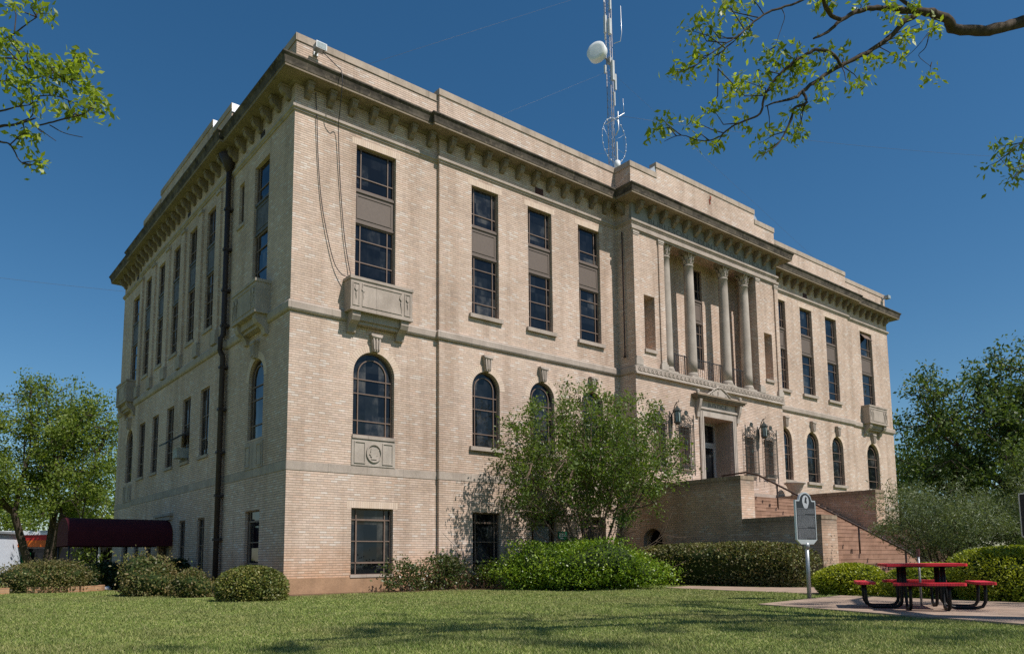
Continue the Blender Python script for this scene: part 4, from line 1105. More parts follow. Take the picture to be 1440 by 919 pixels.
# ------------------------------------------------------------------ plants
def leaves_vf(C, size, up=0.3, aspect=0.5, outdir=None, outw=0.0, jit=0.35, droop=0.0, rg=rng):
    """one folded leaf per centre, as quads"""
    n = len(C); C = np.asarray(C, float)
    d = rg.normal(size=(n, 3)); d[:, 2] -= droop
    if outdir is not None: d += outw*outdir
    d /= np.linalg.norm(d, axis=1)[:, None]
    nr = rg.normal(size=(n, 3)); nr[:, 2] += up*3
    s = np.cross(d, nr); s /= np.linalg.norm(s, axis=1)[:, None]+1e-9
    nn = np.cross(s, d)
    L_ = size*(1+jit*rg.uniform(-1, 1, n))[:, None]
    W_ = L_*aspect*0.5
    base = C-d*L_*0.5; tip = C+d*L_*0.5; mid = C+nn*L_*0.06
    V = np.stack([base, mid+s*W_, tip, mid-s*W_], 1).reshape(-1, 3)
    F = np.arange(4*n).reshape(-1, 4)
    return V, F

def tubes_vf(segs, k=5):
    """segs: list of (p0,p1,r0,r1)"""
    P0 = np.array([s[0] for s in segs], float); P1 = np.array([s[1] for s in segs], float)
    R0 = np.array([s[2] for s in segs]); R1 = np.array([s[3] for s in segs])
    t = P1-P0; t /= np.linalg.norm(t, axis=1)[:, None]+1e-9
    P1 = P1+t*(R1*.6)[:, None]; P0 = P0-t*(R0*.3)[:, None]
    up = np.tile(np.array([0.31, 0.17, 0.2]), (len(segs), 1))
    a = np.cross(t, up); a /= np.linalg.norm(a, axis=1)[:, None]+1e-9
    b = np.cross(t, a)
    V = []
    for q in range(k):
        an = 2*PI*q/k
        V.append(P0+(a*math.cos(an)+b*math.sin(an))*R0[:, None])
    for q in range(k):
        an = 2*PI*q/k
        V.append(P1+(a*math.cos(an)+b*math.sin(an))*R1[:, None])
    V = np.stack(V, 1).reshape(-1, 3)
    m = len(segs); base = np.arange(m)[:, None]*2*k
    F = np.concatenate([base+np.array([[q, (q+1) % k, (q+1) % k+k, q+k]]) for q in range(k)], 0)
    return V, F

def grow(p, d, length, rad, depth, r, spread=0.6, up=0.12, segs=None, tips=None, nseg=3, nb=(2, 3), shrink=0.72, wig=0.18, lim=None, stay=None):
    p = np.array(p, float); d = np.array(d, float)/np.linalg.norm(d)
    sl = length/nseg
    for i in range(nseg):
        d = d+r.normal(size=3)*wig*0.5; d[2] += up*0.4; d /= np.linalg.norm(d)
        q = p+d*sl; r1 = rad*(1-0.28/nseg)
        segs.append((p, q, rad, r1))
        if depth <= 1: tips.append((p+q)/2)
        p, rad = q, r1
        if i < nseg-1 and depth >= 1 and r.random() < 0.6:
            sd = d+r.normal(size=3)*spread*1.1; sd[2] += up
            grow(p, sd, length*shrink*r.uniform(.55, .85), rad*.5, depth-1, r, spread, up, segs, tips, nseg, nb, shrink, wig)
    if depth == 0:
        tips.append(p); return
    for _ in range(r.integers(nb[0], nb[1]+1)):
        nd = d+r.normal(size=3)*spread; nd[2] += up
        grow(p, nd, length*shrink*r.uniform(.8, 1.15), rad*.66, depth-1, r, spread, up, segs, tips, nseg, nb, shrink, wig)

def clump_tree(name, loc, label, cat, stems, leafmat, barkmat, nleaf, lsize, csize, seed, group=None, depth=3, spread=.55, up=.15, shrink=.72, fit=None, squash=None, aspect=0.5, trans_up=.25, droop=0.0, drop=0.0, shape=None, fill=None):
    r = np.random.default_rng(seed)
    segs = []; tips = []
    for (p, d, ln, rad, dp) in stems:
        grow(p, d, ln, rad, dp, r, spread, up, segs, tips, shrink=shrink)
    tips = np.array(tips)
    if fit is not None:      # stretch the skeleton to the height and half-width of the tree
        H, R = fit
        zmax = np.percentile(tips[:, 2], 97); rmax = np.percentile(np.hypot(tips[:, 0], tips[:, 1]), 96)
        sc = np.array([R/rmax, R/rmax, H/zmax])
        tips = tips*sc; segs = [(a*sc, b*sc, c, d) for a, b, c, d in segs]
    if fill is not None:     # round out the crown: further twigs reach into its whole volume
        nf, cz, fx, fy, fz = fill
        d_ = r.normal(size=(nf, 3)); d_ /= np.linalg.norm(d_, axis=1)[:, None]
        q_ = d_*(r.random(nf)**(1/2.4))[:, None]
        q_ *= (1+.16*np.sin(d_[:, 0]*5+seed)*np.cos(d_[:, 2]*6+d_[:, 1]*4))[:, None]
        q_ = q_*np.array([fx, fy, fz])+np.array([0, 0, cz])
        keep = (((tips-np.array([0, 0, cz]))/np.array([fx, fy, fz]))**2).sum(1) < 1.12
        tips = tips[keep]
        lim = np.array([fx, fy, fz])*.97
        segs = [s_ for s_ in segs if s_[1][2] < cz-fz*.55 or (((s_[1]-np.array([0, 0, cz]))/lim)**2).sum() < 1.0]
        ends = np.array([s_[1] for s_ in segs])
        for q in q_:
            j = int(np.argmin(((ends-q)**2*np.array([1, 1, 1.6])).sum(1))); mid = (ends[j]+q)/2+r.normal(size=3)*.06; mid[2] -= .05
            segs += [(ends[j], mid, .014*lsize/.1, .010*lsize/.1), (mid, q, .010*lsize/.1, .004)]
        tips = np.concatenate([tips[r.random(len(tips)) < .55], q_])
    if drop: tips = tips[r.random(len(tips)) > drop]
    o = empty(name, loc, 0, label, cat, group)
    V, F = tubes_vf(segs, 6)
    link(bpy.data.objects.new('trunk', fastmesh('trunk', V, F, barkmat, True)), o)
    wts = r.uniform(.35, 1.6, len(tips))
    cell = np.floor(tips/(csize*2.2)).astype(int); _, inv, cnt = np.unique(cell, axis=0, return_inverse=True, return_counts=True)
    wts *= cnt[inv.ravel()]**-.65; wts /= wts.sum()
    idx = r.choice(len(tips), nleaf, p=wts)
    C = tips[idx]+r.normal(size=(nleaf, 3))*np.array([csize, csize, csize*.75])
    if shape is not None: C = C[shape(C)]
    V, F = leaves_vf(C, lsize, trans_up, aspect, droop=droop, rg=r)
    link(bpy.data.objects.new('crown', fastmesh('crown', V, F, leafmat)), o)
    return o

def bush(name, loc, rx, ry, h, label, mat, nleaf, lsize, seed, rz=0.0, lumps=7, lump=.16, cat='bush', group=None, core=True, aspect=.55, thick=.28, coremat=None, flat=1.0, ragged=0.0, z0=0.0):
    """mound of leaves over an added solid dark core that blocks light, with an uneven lumpy outline"""
    r = np.random.default_rng(seed)
    o = empty(name, loc, rz, label, cat, group)
    LD = r.normal(size=(lumps, 3)); LD[:, 2] = np.abs(LD[:, 2])*.9-.45; LD /= np.linalg.norm(LD, axis=1)[:, None]
    LA = r.uniform(.4, 1.3, lumps)*lump
    def rad(u):
        q = np.clip(u@LD.T, 0, 1)**(7 if lumps < 30 else 22)
        return 1+(q*LA).sum(1)-lump*.35
    def under(a):
        # the skirt comes down nearly straight to the ground
        a = a.copy(); q = np.hypot(a[:, 0], a[:, 1]); f = np.where(a[:, 2] < 0, np.maximum(q, .3)**-.75, 1.0)
        a[:, 0] *= f; a[:, 1] *= f; return a
    u = r.normal(size=(nleaf, 3)); u /= np.linalg.norm(u, axis=1)[:, None]
    u[:, 2] = np.where(u[:, 2] < -0.72, -u[:, 2], u[:, 2])
    k = rad(u)*(1-thick*np.abs(r.normal(size=nleaf))*.55+ragged*np.maximum(0, r.normal(size=nleaf)-.6))
    e = .75
    sh = np.sign(u)*np.abs(u)**e if flat < 1 else u
    sh = under(sh)
    C = sh*k[:, None]*np.array([rx, ry, h*.62])+np.array([0, 0, h*.42])
    keep = C[:, 2] > 0.02; C = C[keep]; uu = u[keep]
    V, F = leaves_vf(C, lsize, .15, aspect, outdir=uu, outw=.8, rg=r)
    link(bpy.data.objects.new('foliage', fastmesh('foliage', V, F, mat)), o)
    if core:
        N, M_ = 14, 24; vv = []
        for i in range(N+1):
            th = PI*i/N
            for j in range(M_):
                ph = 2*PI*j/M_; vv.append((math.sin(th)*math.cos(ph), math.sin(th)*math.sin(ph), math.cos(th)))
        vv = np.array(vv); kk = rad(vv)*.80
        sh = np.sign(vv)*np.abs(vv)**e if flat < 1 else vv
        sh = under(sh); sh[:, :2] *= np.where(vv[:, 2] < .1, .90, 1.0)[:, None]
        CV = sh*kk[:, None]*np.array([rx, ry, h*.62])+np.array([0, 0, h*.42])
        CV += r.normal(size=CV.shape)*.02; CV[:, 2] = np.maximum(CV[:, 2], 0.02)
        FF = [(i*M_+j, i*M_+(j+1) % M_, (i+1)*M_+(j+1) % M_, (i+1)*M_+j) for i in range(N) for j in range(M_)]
        link(bpy.data.objects.new('inner_twigs', fastmesh('inner_twigs', CV, FF, coremat or CORE_SHADE)), o)  # solid core added inside the leaves to block light
    ns = 7; sg = []
    for q in range(ns):
        a = r.uniform(0, 2*PI); b = np.array([math.cos(a)*rx*.15, math.sin(a)*ry*.15, 0]); tpt = np.array([math.cos(a)*rx*.7, math.sin(a)*ry*.7, h*.6])
        mid = (b+tpt)/2+r.normal(size=3)*.05
        sg += [(b, mid, .018, .013), (mid, tpt, .013, .006)]
    V, F = tubes_vf(sg, 5); link(bpy.data.objects.new('stem', fastmesh('stem', V, F, BARKD)), o)
    return o

t = NT('core_shade'); p = t.pos(); n_ = t.noise(14, 4, .7, p)
CORE_SHADE = t.bsdf(t.ramp(n_, [(.3, (.012, .02, .006)), (.7, (.04, .06, .018))]), .9, .1)  # dark colour stands for the shade inside the bush
LF_BRIGHT = leaf_mat('bright_box_leaf', [(.065,.13,.012),(.12,.205,.017),(.19,.285,.024),(.26,.345,.032)], .3, .4, .4)
LF_YEL = leaf_mat('yellow_green_leaf', [(.17,.21,.018),(.26,.30,.025),(.34,.36,.034),(.20,.25,.02)], .3, .45, .35)
LF_OLIVE = leaf_mat('olive_bronze_leaf', [(.09,.125,.03),(.155,.16,.043),(.21,.18,.065),(.12,.17,.038),(.25,.235,.07)], .25, .45, .35)
LF_AZ = leaf_mat('azalea_bronze_leaf', [(.085,.10,.036),(.17,.135,.06),(.125,.12,.042),(.22,.165,.08),(.075,.11,.032),(.20,.21,.07)], .25, .5, .3)
LF_MYR = leaf_mat('myrtle_leaf', [(.065,.105,.022),(.105,.16,.034),(.145,.205,.045),(.085,.135,.028)], .42, .42, .4)
LF_HEDGE = leaf_mat('hedge_dark_red_leaf', [(.085,.105,.038),(.15,.11,.06),(.105,.14,.044),(.18,.155,.066),(.16,.19,.054)], .2, .5, .3)
LF_OAKL = leaf_mat('spring_oak_leaf', [(.10,.155,.03),(.155,.215,.042),(.21,.265,.055),(.13,.185,.036)], .45, .5, .3)
LF_OAKR = leaf_mat('deep_oak_leaf', [(.045,.08,.026),(.07,.115,.034),(.10,.145,.042),(.135,.175,.05)], .36, .5, .3)
LF_NEW = leaf_mat('fresh_pecan_leaf', [(.19,.25,.03),(.26,.33,.04),(.33,.40,.055),(.15,.21,.028)], .5, .42, .35)
LF_GREY = leaf_mat('grey_willow_leaf', [(.10,.13,.065),(.145,.18,.10),(.085,.12,.05),(.17,.205,.12)], .3, .5, .3)
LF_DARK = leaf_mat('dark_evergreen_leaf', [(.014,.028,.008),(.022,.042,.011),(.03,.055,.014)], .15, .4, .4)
LF_CAM = leaf_mat('camellia_leaf', [(.035,.07,.018),(.06,.10,.024),(.12,.10,.045),(.05,.085,.02)], .25, .35, .45)

ANG = RT
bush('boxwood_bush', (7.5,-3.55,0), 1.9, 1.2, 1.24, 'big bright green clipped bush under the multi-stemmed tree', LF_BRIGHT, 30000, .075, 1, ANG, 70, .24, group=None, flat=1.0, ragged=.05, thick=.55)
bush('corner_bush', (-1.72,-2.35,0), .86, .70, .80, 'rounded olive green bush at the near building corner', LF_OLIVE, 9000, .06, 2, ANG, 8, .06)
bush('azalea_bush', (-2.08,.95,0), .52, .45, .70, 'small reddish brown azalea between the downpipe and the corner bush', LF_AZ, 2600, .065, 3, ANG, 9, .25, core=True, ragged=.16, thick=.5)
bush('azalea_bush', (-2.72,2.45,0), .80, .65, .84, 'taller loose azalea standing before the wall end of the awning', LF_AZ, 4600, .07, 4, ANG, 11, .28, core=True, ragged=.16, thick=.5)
bush('azalea_bush', (-4.35,8.1,0), 1.22, .85, .98, 'broad reddish azalea mound behind the brick edging at the left', LF_AZ, 9000, .065, 5, ANG, 10, .22, ragged=.15)
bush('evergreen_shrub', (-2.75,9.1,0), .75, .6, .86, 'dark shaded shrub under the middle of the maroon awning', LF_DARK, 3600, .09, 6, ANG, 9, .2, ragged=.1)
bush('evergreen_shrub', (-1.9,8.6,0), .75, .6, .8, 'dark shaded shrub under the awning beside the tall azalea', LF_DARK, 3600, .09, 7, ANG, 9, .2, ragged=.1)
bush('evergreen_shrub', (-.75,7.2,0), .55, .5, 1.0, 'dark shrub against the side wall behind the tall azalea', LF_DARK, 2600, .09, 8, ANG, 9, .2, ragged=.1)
bush('clipped_hedge', (-8.6,11.5,0), 1.7, .8, 1.0, 'dark clipped hedge at the far left edge behind the edging', LF_OAKR, 5000, .09, 9, ANG, 8, .08)
# camellia by the wall: loose and leggy
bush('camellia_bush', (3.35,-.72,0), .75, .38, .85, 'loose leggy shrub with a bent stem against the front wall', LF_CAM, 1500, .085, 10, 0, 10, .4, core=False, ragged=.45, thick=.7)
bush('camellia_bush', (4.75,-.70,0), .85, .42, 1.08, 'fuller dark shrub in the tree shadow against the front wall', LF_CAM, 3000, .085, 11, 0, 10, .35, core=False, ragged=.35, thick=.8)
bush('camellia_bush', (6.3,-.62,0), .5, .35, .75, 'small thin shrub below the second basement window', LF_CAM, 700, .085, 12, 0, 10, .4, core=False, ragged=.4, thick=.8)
bush('hedge', (12.45,-4.75,0), 3.6, .75, 1.34, 'long dark reddish hedge along the staircase side wall', LF_HEDGE, 26000, .075, 13, PI/2, 20, .08, flat=.5, cat='hedge')
bush('golden_bush', (9.15,-10.9,0), .80, .75, .72, 'low yellow green bush right of the historical marker', LF_YEL, 11000, .055, 14, ANG, 10, .08)
bush('golden_bush', (9.05,-12.65,0), .90, .8, .72, 'low yellow green bush behind the picnic table', LF_YEL, 12000, .055, 15, ANG, 10, .08)
bush('golden_bush', (8.85,-14.3,0), 1.05, 1.05, 1.05, 'large domed yellow green bush at the right edge', LF_YEL, 16000, .055, 16, ANG, 10, .07)
# flowers on the azaleas
m = MB()
rr = random.Random(8)
# trees ---------------------------------------------------------------------------
def fan(n, rad, ln, tilt, dp, r, base=.10):
    out = []
    for k in range(n):
        a = 2*PI*k/n+r.uniform(-.3, .3); ti = tilt*r.uniform(.35, 1.15)
        out.append(((math.cos(a)*base, math.sin(a)*base, 0), (math.cos(a)*ti, math.sin(a)*ti, 1), ln*r.uniform(.85, 1.15), rad*r.uniform(.75, 1.2), dp))
    return out
rr = random.Random(4)
clump_tree('myrtle_tree', (9.15,-2.6,0), 'leafy multi-stemmed tree fanning out in front of the left wing', 'tree', fan(11, .055, 2.2, .85, 3, rr), LF_MYR, BARKM, 42000, .105, .15, 21, depth=3, spread=.50, up=.12, fit=(6.1, 3.1), aspect=.45, fill=(430, 3.85, 3.5, 2.6, 2.45), shape=lambda C: (C[:, 2] > 1.8) & (C[:, 2] > 3.2-.62*np.hypot(C[:, 0], C[:, 1])+.7*np.sin(C[:, 0]*5+C[:, 1]*3)) & (C[:, 1] < 2.4))
rr = random.Random(6)
clump_tree('oak_tree', (-.6,37.5,0), 'spring green oak with dark limbs left of the courthouse', 'tree', [((-.3,0,0),(-.85,0,1),2.4,.27,4),((.2,0,0),(.1,.1,1),2.2,.24,4),((.5,.1,0),(.65,-.1,1),2.2,.22,4),((.3,.2,0),(.2,-.5,1),2.2,.2,4)], LF_OAKL, BARKD, 36000, .19, .33, 22, spread=.62, up=.08, fit=(12.0, 4.6), aspect=.55, fill=(330, 7.9, 5.0, 4.6, 4.9), shape=lambda C: C[:, 2] > 3.2+1.2*np.sin(C[:, 0]*2.2))
clump_tree('oak_tree', (-8.6,41.5,0), 'leaning oak at the far left edge, mostly outside the photo', 'tree', [((0,0,0),(.35,-.1,1),2.6,.33,4),((0,0,0),(-.4,0,1),2.6,.25,4)], LF_OAKL, BARKD, 30000, .19, .36, 23, spread=.6, up=.09, fit=(10.2, 5.0), aspect=.55, fill=(300, 6.4, 5.0, 4.6, 4.4), shape=lambda C: C[:, 2] > 2.2)
clump_tree('pecan_tree', (53.5,-1.2,0), 'tall dark spreading tree beyond the right end of the courthouse', 'tree', [((0,0,0),(-.2,.0,1),4.2,.5,4),((0,0,0),(.4,.2,1),4.0,.4,4),((0,0,0),(-.1,-.4,1),4.0,.4,4)], LF_OAKR, BARKD, 50000, .28, .40, 24, spread=.62, up=.06, fit=(13.0, 9.2), aspect=.5, fill=(600, 8.1, 9.4, 8.6, 7.6))
clump_tree('pecan_tree', (56.0,-14.0,0), 'lower dark tree at the right edge behind the grey shrub', 'tree', [((0,0,0),(-.2,.1,1),3.0,.4,4),((0,0,0),(.3,.2,1),3.0,.3,4)], LF_OAKR, BARKD, 26000, .30, .6, 25, spread=.65, up=.04, fit=(9.4, 7.2), aspect=.5, fill=(300, 5.6, 7.4, 7, 4.2))
clump_tree('young_tree', (27.3,-8.3,0), 'slim young tree overlapping the far right corner of the courthouse', 'tree', [((0,0,0),(0,0,1),1.5,.05,3),((.1,0,0),(.2,.1,1),1.3,.04,3)], LF_OAKR, BARKD, 5200, .14, .22, 26, spread=.5, up=.15, fit=(4.9, 1.35), aspect=.5, shape=lambda C: C[:, 2] > .8)
rr = random.Random(9)
clump_tree('willow_shrub', (14.6,-11.0,0), 'wispy grey green shrub behind the picnic table, left half', 'shrub', fan(9, .03, .9, .75, 3, rr), LF_GREY, BARKD, 32000, .10, .15, 27, spread=.5, up=.14, fit=(2.55, 2.1), aspect=.22)
clump_tree('willow_shrub', (16.0,-13.2,0), 'wispy grey green shrub behind the domed bush, right half', 'shrub', fan(9, .03, .9, .7, 3, rr), LF_GREY, BARKD, 32000, .10, .15, 28, spread=.5, up=.14, fit=(2.75, 2.2), aspect=.22)
# distant trees
FAR = [((-14,62,0), 8, 6.5, 'rounded pale tree beyond the store at the far left'), ((9.5,62,0), 8.5, 6.0, 'bright yellow green tree behind the maroon awning'), ((3.0,84,0), 9.0, 8.0, 'hazy distant tree behind the store roof'),
       ((-26,95,0), 9, 9.0, 'distant tree left of the store'), ((75,-18,0), 11, 9.0, 'distant tree behind the right hand pecan'), ((70,14,0), 12, 9.0, 'distant tree behind the far end of the courthouse')]
for i, (p_, h_, r_, lb) in enumerate(FAR):
    clump_tree('distant_tree', p_, lb, 'tree', [((0,0,0),(-.2,.1,1),2.4,.3,3),((0,0,0),(.3,-.1,1),2.4,.3,3),((0,0,0),(0,.3,1),2.4,.25,3)], LF_OAKL if i < 4 else LF_OAKR, BARKD, 9000, .34, .7, 40+i, 'trees in the distance', spread=.7, up=.03, fit=(h_, r_), aspect=.6)

# ------------------------------------------------------------------ overhanging trees
SUN_DIR = np.array([0.32, -1.0, 1.42])
R_LIMBS=[[[2.69,-17.28,7.63,0.15],[2.26,-17.03,7.43,0.135],[1.97,-16.91,7.31,0.12],[1.68,-16.78,7.19,0.12],[1.29,-16.59,7.14,0.115],[1.12,-16.58,7.19,0.105],[0.9,-16.53,7.19,0.095],[0.62,-16.43,7.15,0.08],[0.27,-16.27,7.12,0.06],[0.0,-16.17,7.04,0.05],[-0.23,-16.09,6.91,0.045],[-0.43,-16.04,6.76,0.04],[-0.62,-15.99,6.58,0.03],[-0.82,-15.93,6.44,0.02]],[[-0.52,-16.09,6.71,0.04],[-0.71,-16.06,6.72,0.045],[-0.85,-16.08,6.78,0.04],[-0.99,-16.12,6.88,0.04]],[[0.85,-16.37,7.28,0.07],[0.62,-16.3,7.09,0.06],[0.37,-16.21,6.82,0.055],[0.08,-16.08,6.59,0.05],[-0.24,-15.93,6.38,0.045],[-0.52,-15.81,6.16,0.042],[-0.75,-15.74,5.96,0.04],[-0.94,-15.71,5.81,0.03],[-1.16,-15.66,5.71,0.02],[-1.35,-15.64,5.6,0.012]],[[-0.38,-16.0,6.28,0.035],[-0.54,-15.97,6.38,0.035],[-0.72,-15.9,6.37,0.034],[-0.88,-15.83,6.26,0.032],[-1.05,-15.76,6.12,0.03],[-1.23,-15.66,5.9,0.027],[-1.34,-15.62,5.69,0.025],[-1.41,-15.61,5.51,0.022],[-1.56,-15.55,5.41,0.019],[-1.74,-15.47,5.3,0.016],[-1.89,-15.4,5.16,0.013],[-2.07,-15.33,5.1,0.01],[-2.28,-15.25,5.12,0.008],[-2.45,-15.17,5.03,0.005]],[[-0.96,-15.85,5.82,0.03],[-0.97,-15.89,5.67,0.03],[-1.11,-15.83,5.58,0.025],[-1.17,-15.82,5.44,0.02],[-1.27,-15.78,5.24,0.016],[-1.37,-15.74,5.1,0.012],[-1.55,-15.64,4.96,0.005]],[[-0.83,-16.0,6.97,0.03],[-1.0,-15.93,6.8,0.025],[-1.25,-15.81,6.66,0.022],[-1.44,-15.73,6.55,0.02],[-1.65,-15.63,6.33,0.016],[-1.82,-15.57,6.17,0.013],[-2.0,-15.49,6.02,0.01],[-2.2,-15.39,5.83,0.007],[-2.43,-15.29,5.68,0.004]],[[-1.65,-15.63,6.33,0.01],[-1.76,-15.56,6.19,0.008],[-1.9,-15.47,6.03,0.006],[-1.92,-15.47,5.87,0.004]],[[-1.2,-15.79,6.7,0.01],[-1.19,-15.82,6.59,0.008],[-1.25,-15.8,6.42,0.006],[-1.31,-15.76,6.22,0.004]],[[1.06,-16.4,7.13,0.015],[1.0,-16.36,6.91,0.01],[0.91,-16.31,6.79,0.007],[0.99,-16.4,6.64,0.004]],[[1.09,-16.42,7.17,0.01],[0.9,-16.3,6.9,0.007],[0.73,-16.2,6.71,0.004]],[[1.51,-17.26,5.21,0.012],[1.25,-17.17,5.16,0.01],[1.03,-17.1,5.09,0.007],[0.79,-17.06,5.18,0.004]],[[1.37,-17.14,5.21,0.01],[1.27,-17.11,5.11,0.007],[1.15,-17.06,4.99,0.004]],[[1.54,-17.33,5.51,0.012],[1.27,-17.16,5.43,0.008],[1.1,-17.07,5.28,0.005]]]
R_TIPS=[[-2.02,-15.31,6.42],[-1.78,-15.38,6.37],[-1.8,-15.47,6.6],[-1.57,-15.53,6.54],[-1.5,-15.54,6.39],[-2.05,-15.31,6.09],[-2.09,-15.28,5.98],[-1.77,-15.24,6.15],[-2.16,-15.12,5.95],[-2.06,-15.2,5.91],[-1.62,-15.31,6.24],[-1.9,-15.33,6.5],[-1.93,-15.16,6.47],[-1.31,-15.65,6.22],[-1.09,-15.71,6.33],[-1.04,-15.86,6.24],[-1.15,-15.66,6.15],[-1.21,-15.57,6.15],[-0.62,-15.94,6.28],[-0.9,-15.73,6.06],[-0.8,-15.81,6.15],[-1.2,-15.77,5.89],[-1.3,-15.52,5.82],[-1.58,-15.45,5.84],[-1.69,-15.45,5.68],[-1.28,-15.73,5.78],[-0.52,-15.85,5.95],[-0.38,-16.04,6.04],[-0.14,-16.09,6.13],[-0.01,-16.14,6.42],[0.06,-16.22,6.44],[-0.33,-15.99,6.46],[0.23,-16.41,6.64],[0.31,-16.32,6.48],[0.31,-16.44,6.69],[0.78,-16.56,6.94],[0.73,-16.48,6.4],[0.39,-16.59,6.81],[-1.1,-15.76,5.59],[-0.92,-15.82,5.66],[-1.69,-15.19,5.67],[-1.94,-15.16,5.44],[-2.13,-14.93,5.47],[-2.29,-14.91,5.33],[-1.51,-15.45,5.46],[-1.93,-15.15,5.23],[-1.75,-15.3,5.21],[-1.24,-15.53,5.3],[-1.26,-15.51,5.19],[-0.8,-15.66,5.5],[-1.16,-15.56,5.44],[-0.72,-15.69,5.51],[-0.92,-15.61,5.47],[0.5,-16.44,7.16],[-0.72,-15.93,6.88],[-0.73,-16.06,6.82],[0.18,-16.31,7.08],[0.28,-16.32,6.99],[-0.14,-16.15,7.04],[1.51,-16.85,5.62],[1.74,-16.91,5.6],[1.31,-16.81,5.33],[1.9,-16.94,5.47],[1.75,-16.91,5.28],[1.73,-17.03,5.65],[-1.59,-15.7,6.66],[-1.61,-15.45,6.76],[-0.6,-15.84,6.4],[-0.99,-15.88,6.1],[-0.92,-15.72,6.19],[-0.67,-15.92,6.0],[-1.45,-15.63,5.83],[-1.59,-15.53,5.85],[-1.7,-15.25,5.61]]
L_LIMBS=[[[-8.06,-10.74,5.1,0.03],[-7.8,-11.11,5.06,0.022],[-7.64,-11.4,5.04,0.014],[-7.52,-11.65,4.99,0.011],[-7.41,-11.9,4.97,0.007]],[[-7.93,-11.0,5.23,0.014],[-7.65,-11.4,5.19,0.009],[-7.55,-11.64,5.15,0.007],[-7.46,-11.88,5.09,0.004]],[[-7.88,-11.21,5.5,0.014],[-7.67,-11.5,5.44,0.009],[-7.61,-11.67,5.35,0.007],[-7.56,-11.82,5.24,0.004]],[[-7.4,-11.78,4.95,0.008],[-7.3,-11.89,4.97,0.008],[-7.19,-12.02,4.99,0.008],[-7.07,-12.16,5.01,0.006],[-7.02,-12.23,5.05,0.005]],[[-7.8,-11.2,5.02,0.014],[-7.63,-11.42,4.88,0.01],[-7.56,-11.56,4.81,0.008],[-7.49,-11.69,4.62,0.006],[-7.43,-11.82,4.54,0.004]],[[-7.57,-11.61,4.78,0.007],[-7.54,-11.7,4.8,0.006],[-7.51,-11.8,4.81,0.004]],[[-7.44,-11.75,4.99,0.006],[-7.34,-11.88,4.87,0.004],[-7.25,-12.0,4.76,0.003]],[[-7.29,-11.87,4.96,0.006],[-7.19,-12.0,4.86,0.004],[-7.06,-12.16,4.79,0.003]],[[-7.83,-11.3,5.81,0.012],[-7.63,-11.6,5.85,0.008],[-7.53,-11.81,5.89,0.006],[-7.46,-12.0,5.89,0.004]],[[-7.39,-11.83,5.23,0.006],[-7.28,-11.96,5.21,0.005],[-7.18,-12.07,5.15,0.004],[-7.06,-12.2,5.05,0.004]],[[-7.53,-11.68,4.98,0.008],[-7.43,-11.79,5.03,0.006],[-7.43,-11.84,5.12,0.005],[-7.46,-11.88,5.29,0.004],[-7.49,-11.91,5.47,0.004]],[[-7.89,-11.34,5.57,0.012],[-7.66,-11.6,5.62,0.008],[-7.48,-11.8,5.53,0.006],[-7.27,-12.01,5.37,0.005],[-7.11,-12.2,5.32,0.004]]]
L_TIPS=[[-7.63,-11.64,6.17],[-7.62,-12.04,5.9],[-7.41,-11.93,6.05],[-7.48,-12.15,5.92],[-7.36,-11.92,6.02],[-7.68,-11.8,5.65],[-7.61,-11.6,5.82],[-7.54,-11.6,5.77],[-7.5,-11.85,5.63],[-7.44,-11.66,5.7],[-7.43,-12.0,5.5],[-7.36,-12.16,5.39],[-7.29,-11.96,5.49],[-7.57,-12.01,5.38],[-7.49,-11.99,5.38],[-7.6,-11.78,5.35],[-7.64,-11.66,5.46],[-7.51,-11.97,5.23],[-7.58,-11.96,5.17],[-7.43,-11.67,5.27],[-7.4,-11.96,5.11],[-7.49,-11.59,5.33],[-7.29,-11.81,5.55],[-7.27,-12.07,5.38],[-7.32,-11.98,5.27],[-7.26,-11.99,5.26],[-7.37,-11.85,5.36],[-7.22,-12.01,5.43],[-7.18,-12.06,5.39],[-7.1,-12.11,5.58],[-7.04,-12.01,5.63],[-7.15,-12.14,5.59],[-7.17,-12.14,5.46],[-7.2,-11.97,5.53],[-7.15,-12.25,5.36],[-7.11,-12.24,5.32],[-6.99,-11.99,5.34],[-6.98,-12.22,5.21],[-7.05,-12.15,5.27],[-6.96,-12.45,4.97],[-6.9,-12.31,5.03],[-6.98,-12.17,5.14],[-7.06,-12.38,5.02],[-7.14,-12.01,5.09],[-7.1,-12.04,5.06],[-7.23,-12.22,5.01],[-7.49,-11.69,4.9],[-7.44,-11.81,4.85],[-7.46,-11.69,4.85],[-7.39,-11.91,4.87],[-7.36,-11.72,4.65],[-7.38,-11.68,4.62],[-7.36,-12.05,4.49],[-7.69,-11.94,5.66],[-7.68,-11.62,5.62],[-7.42,-11.67,5.53],[-7.38,-12.05,5.33]]

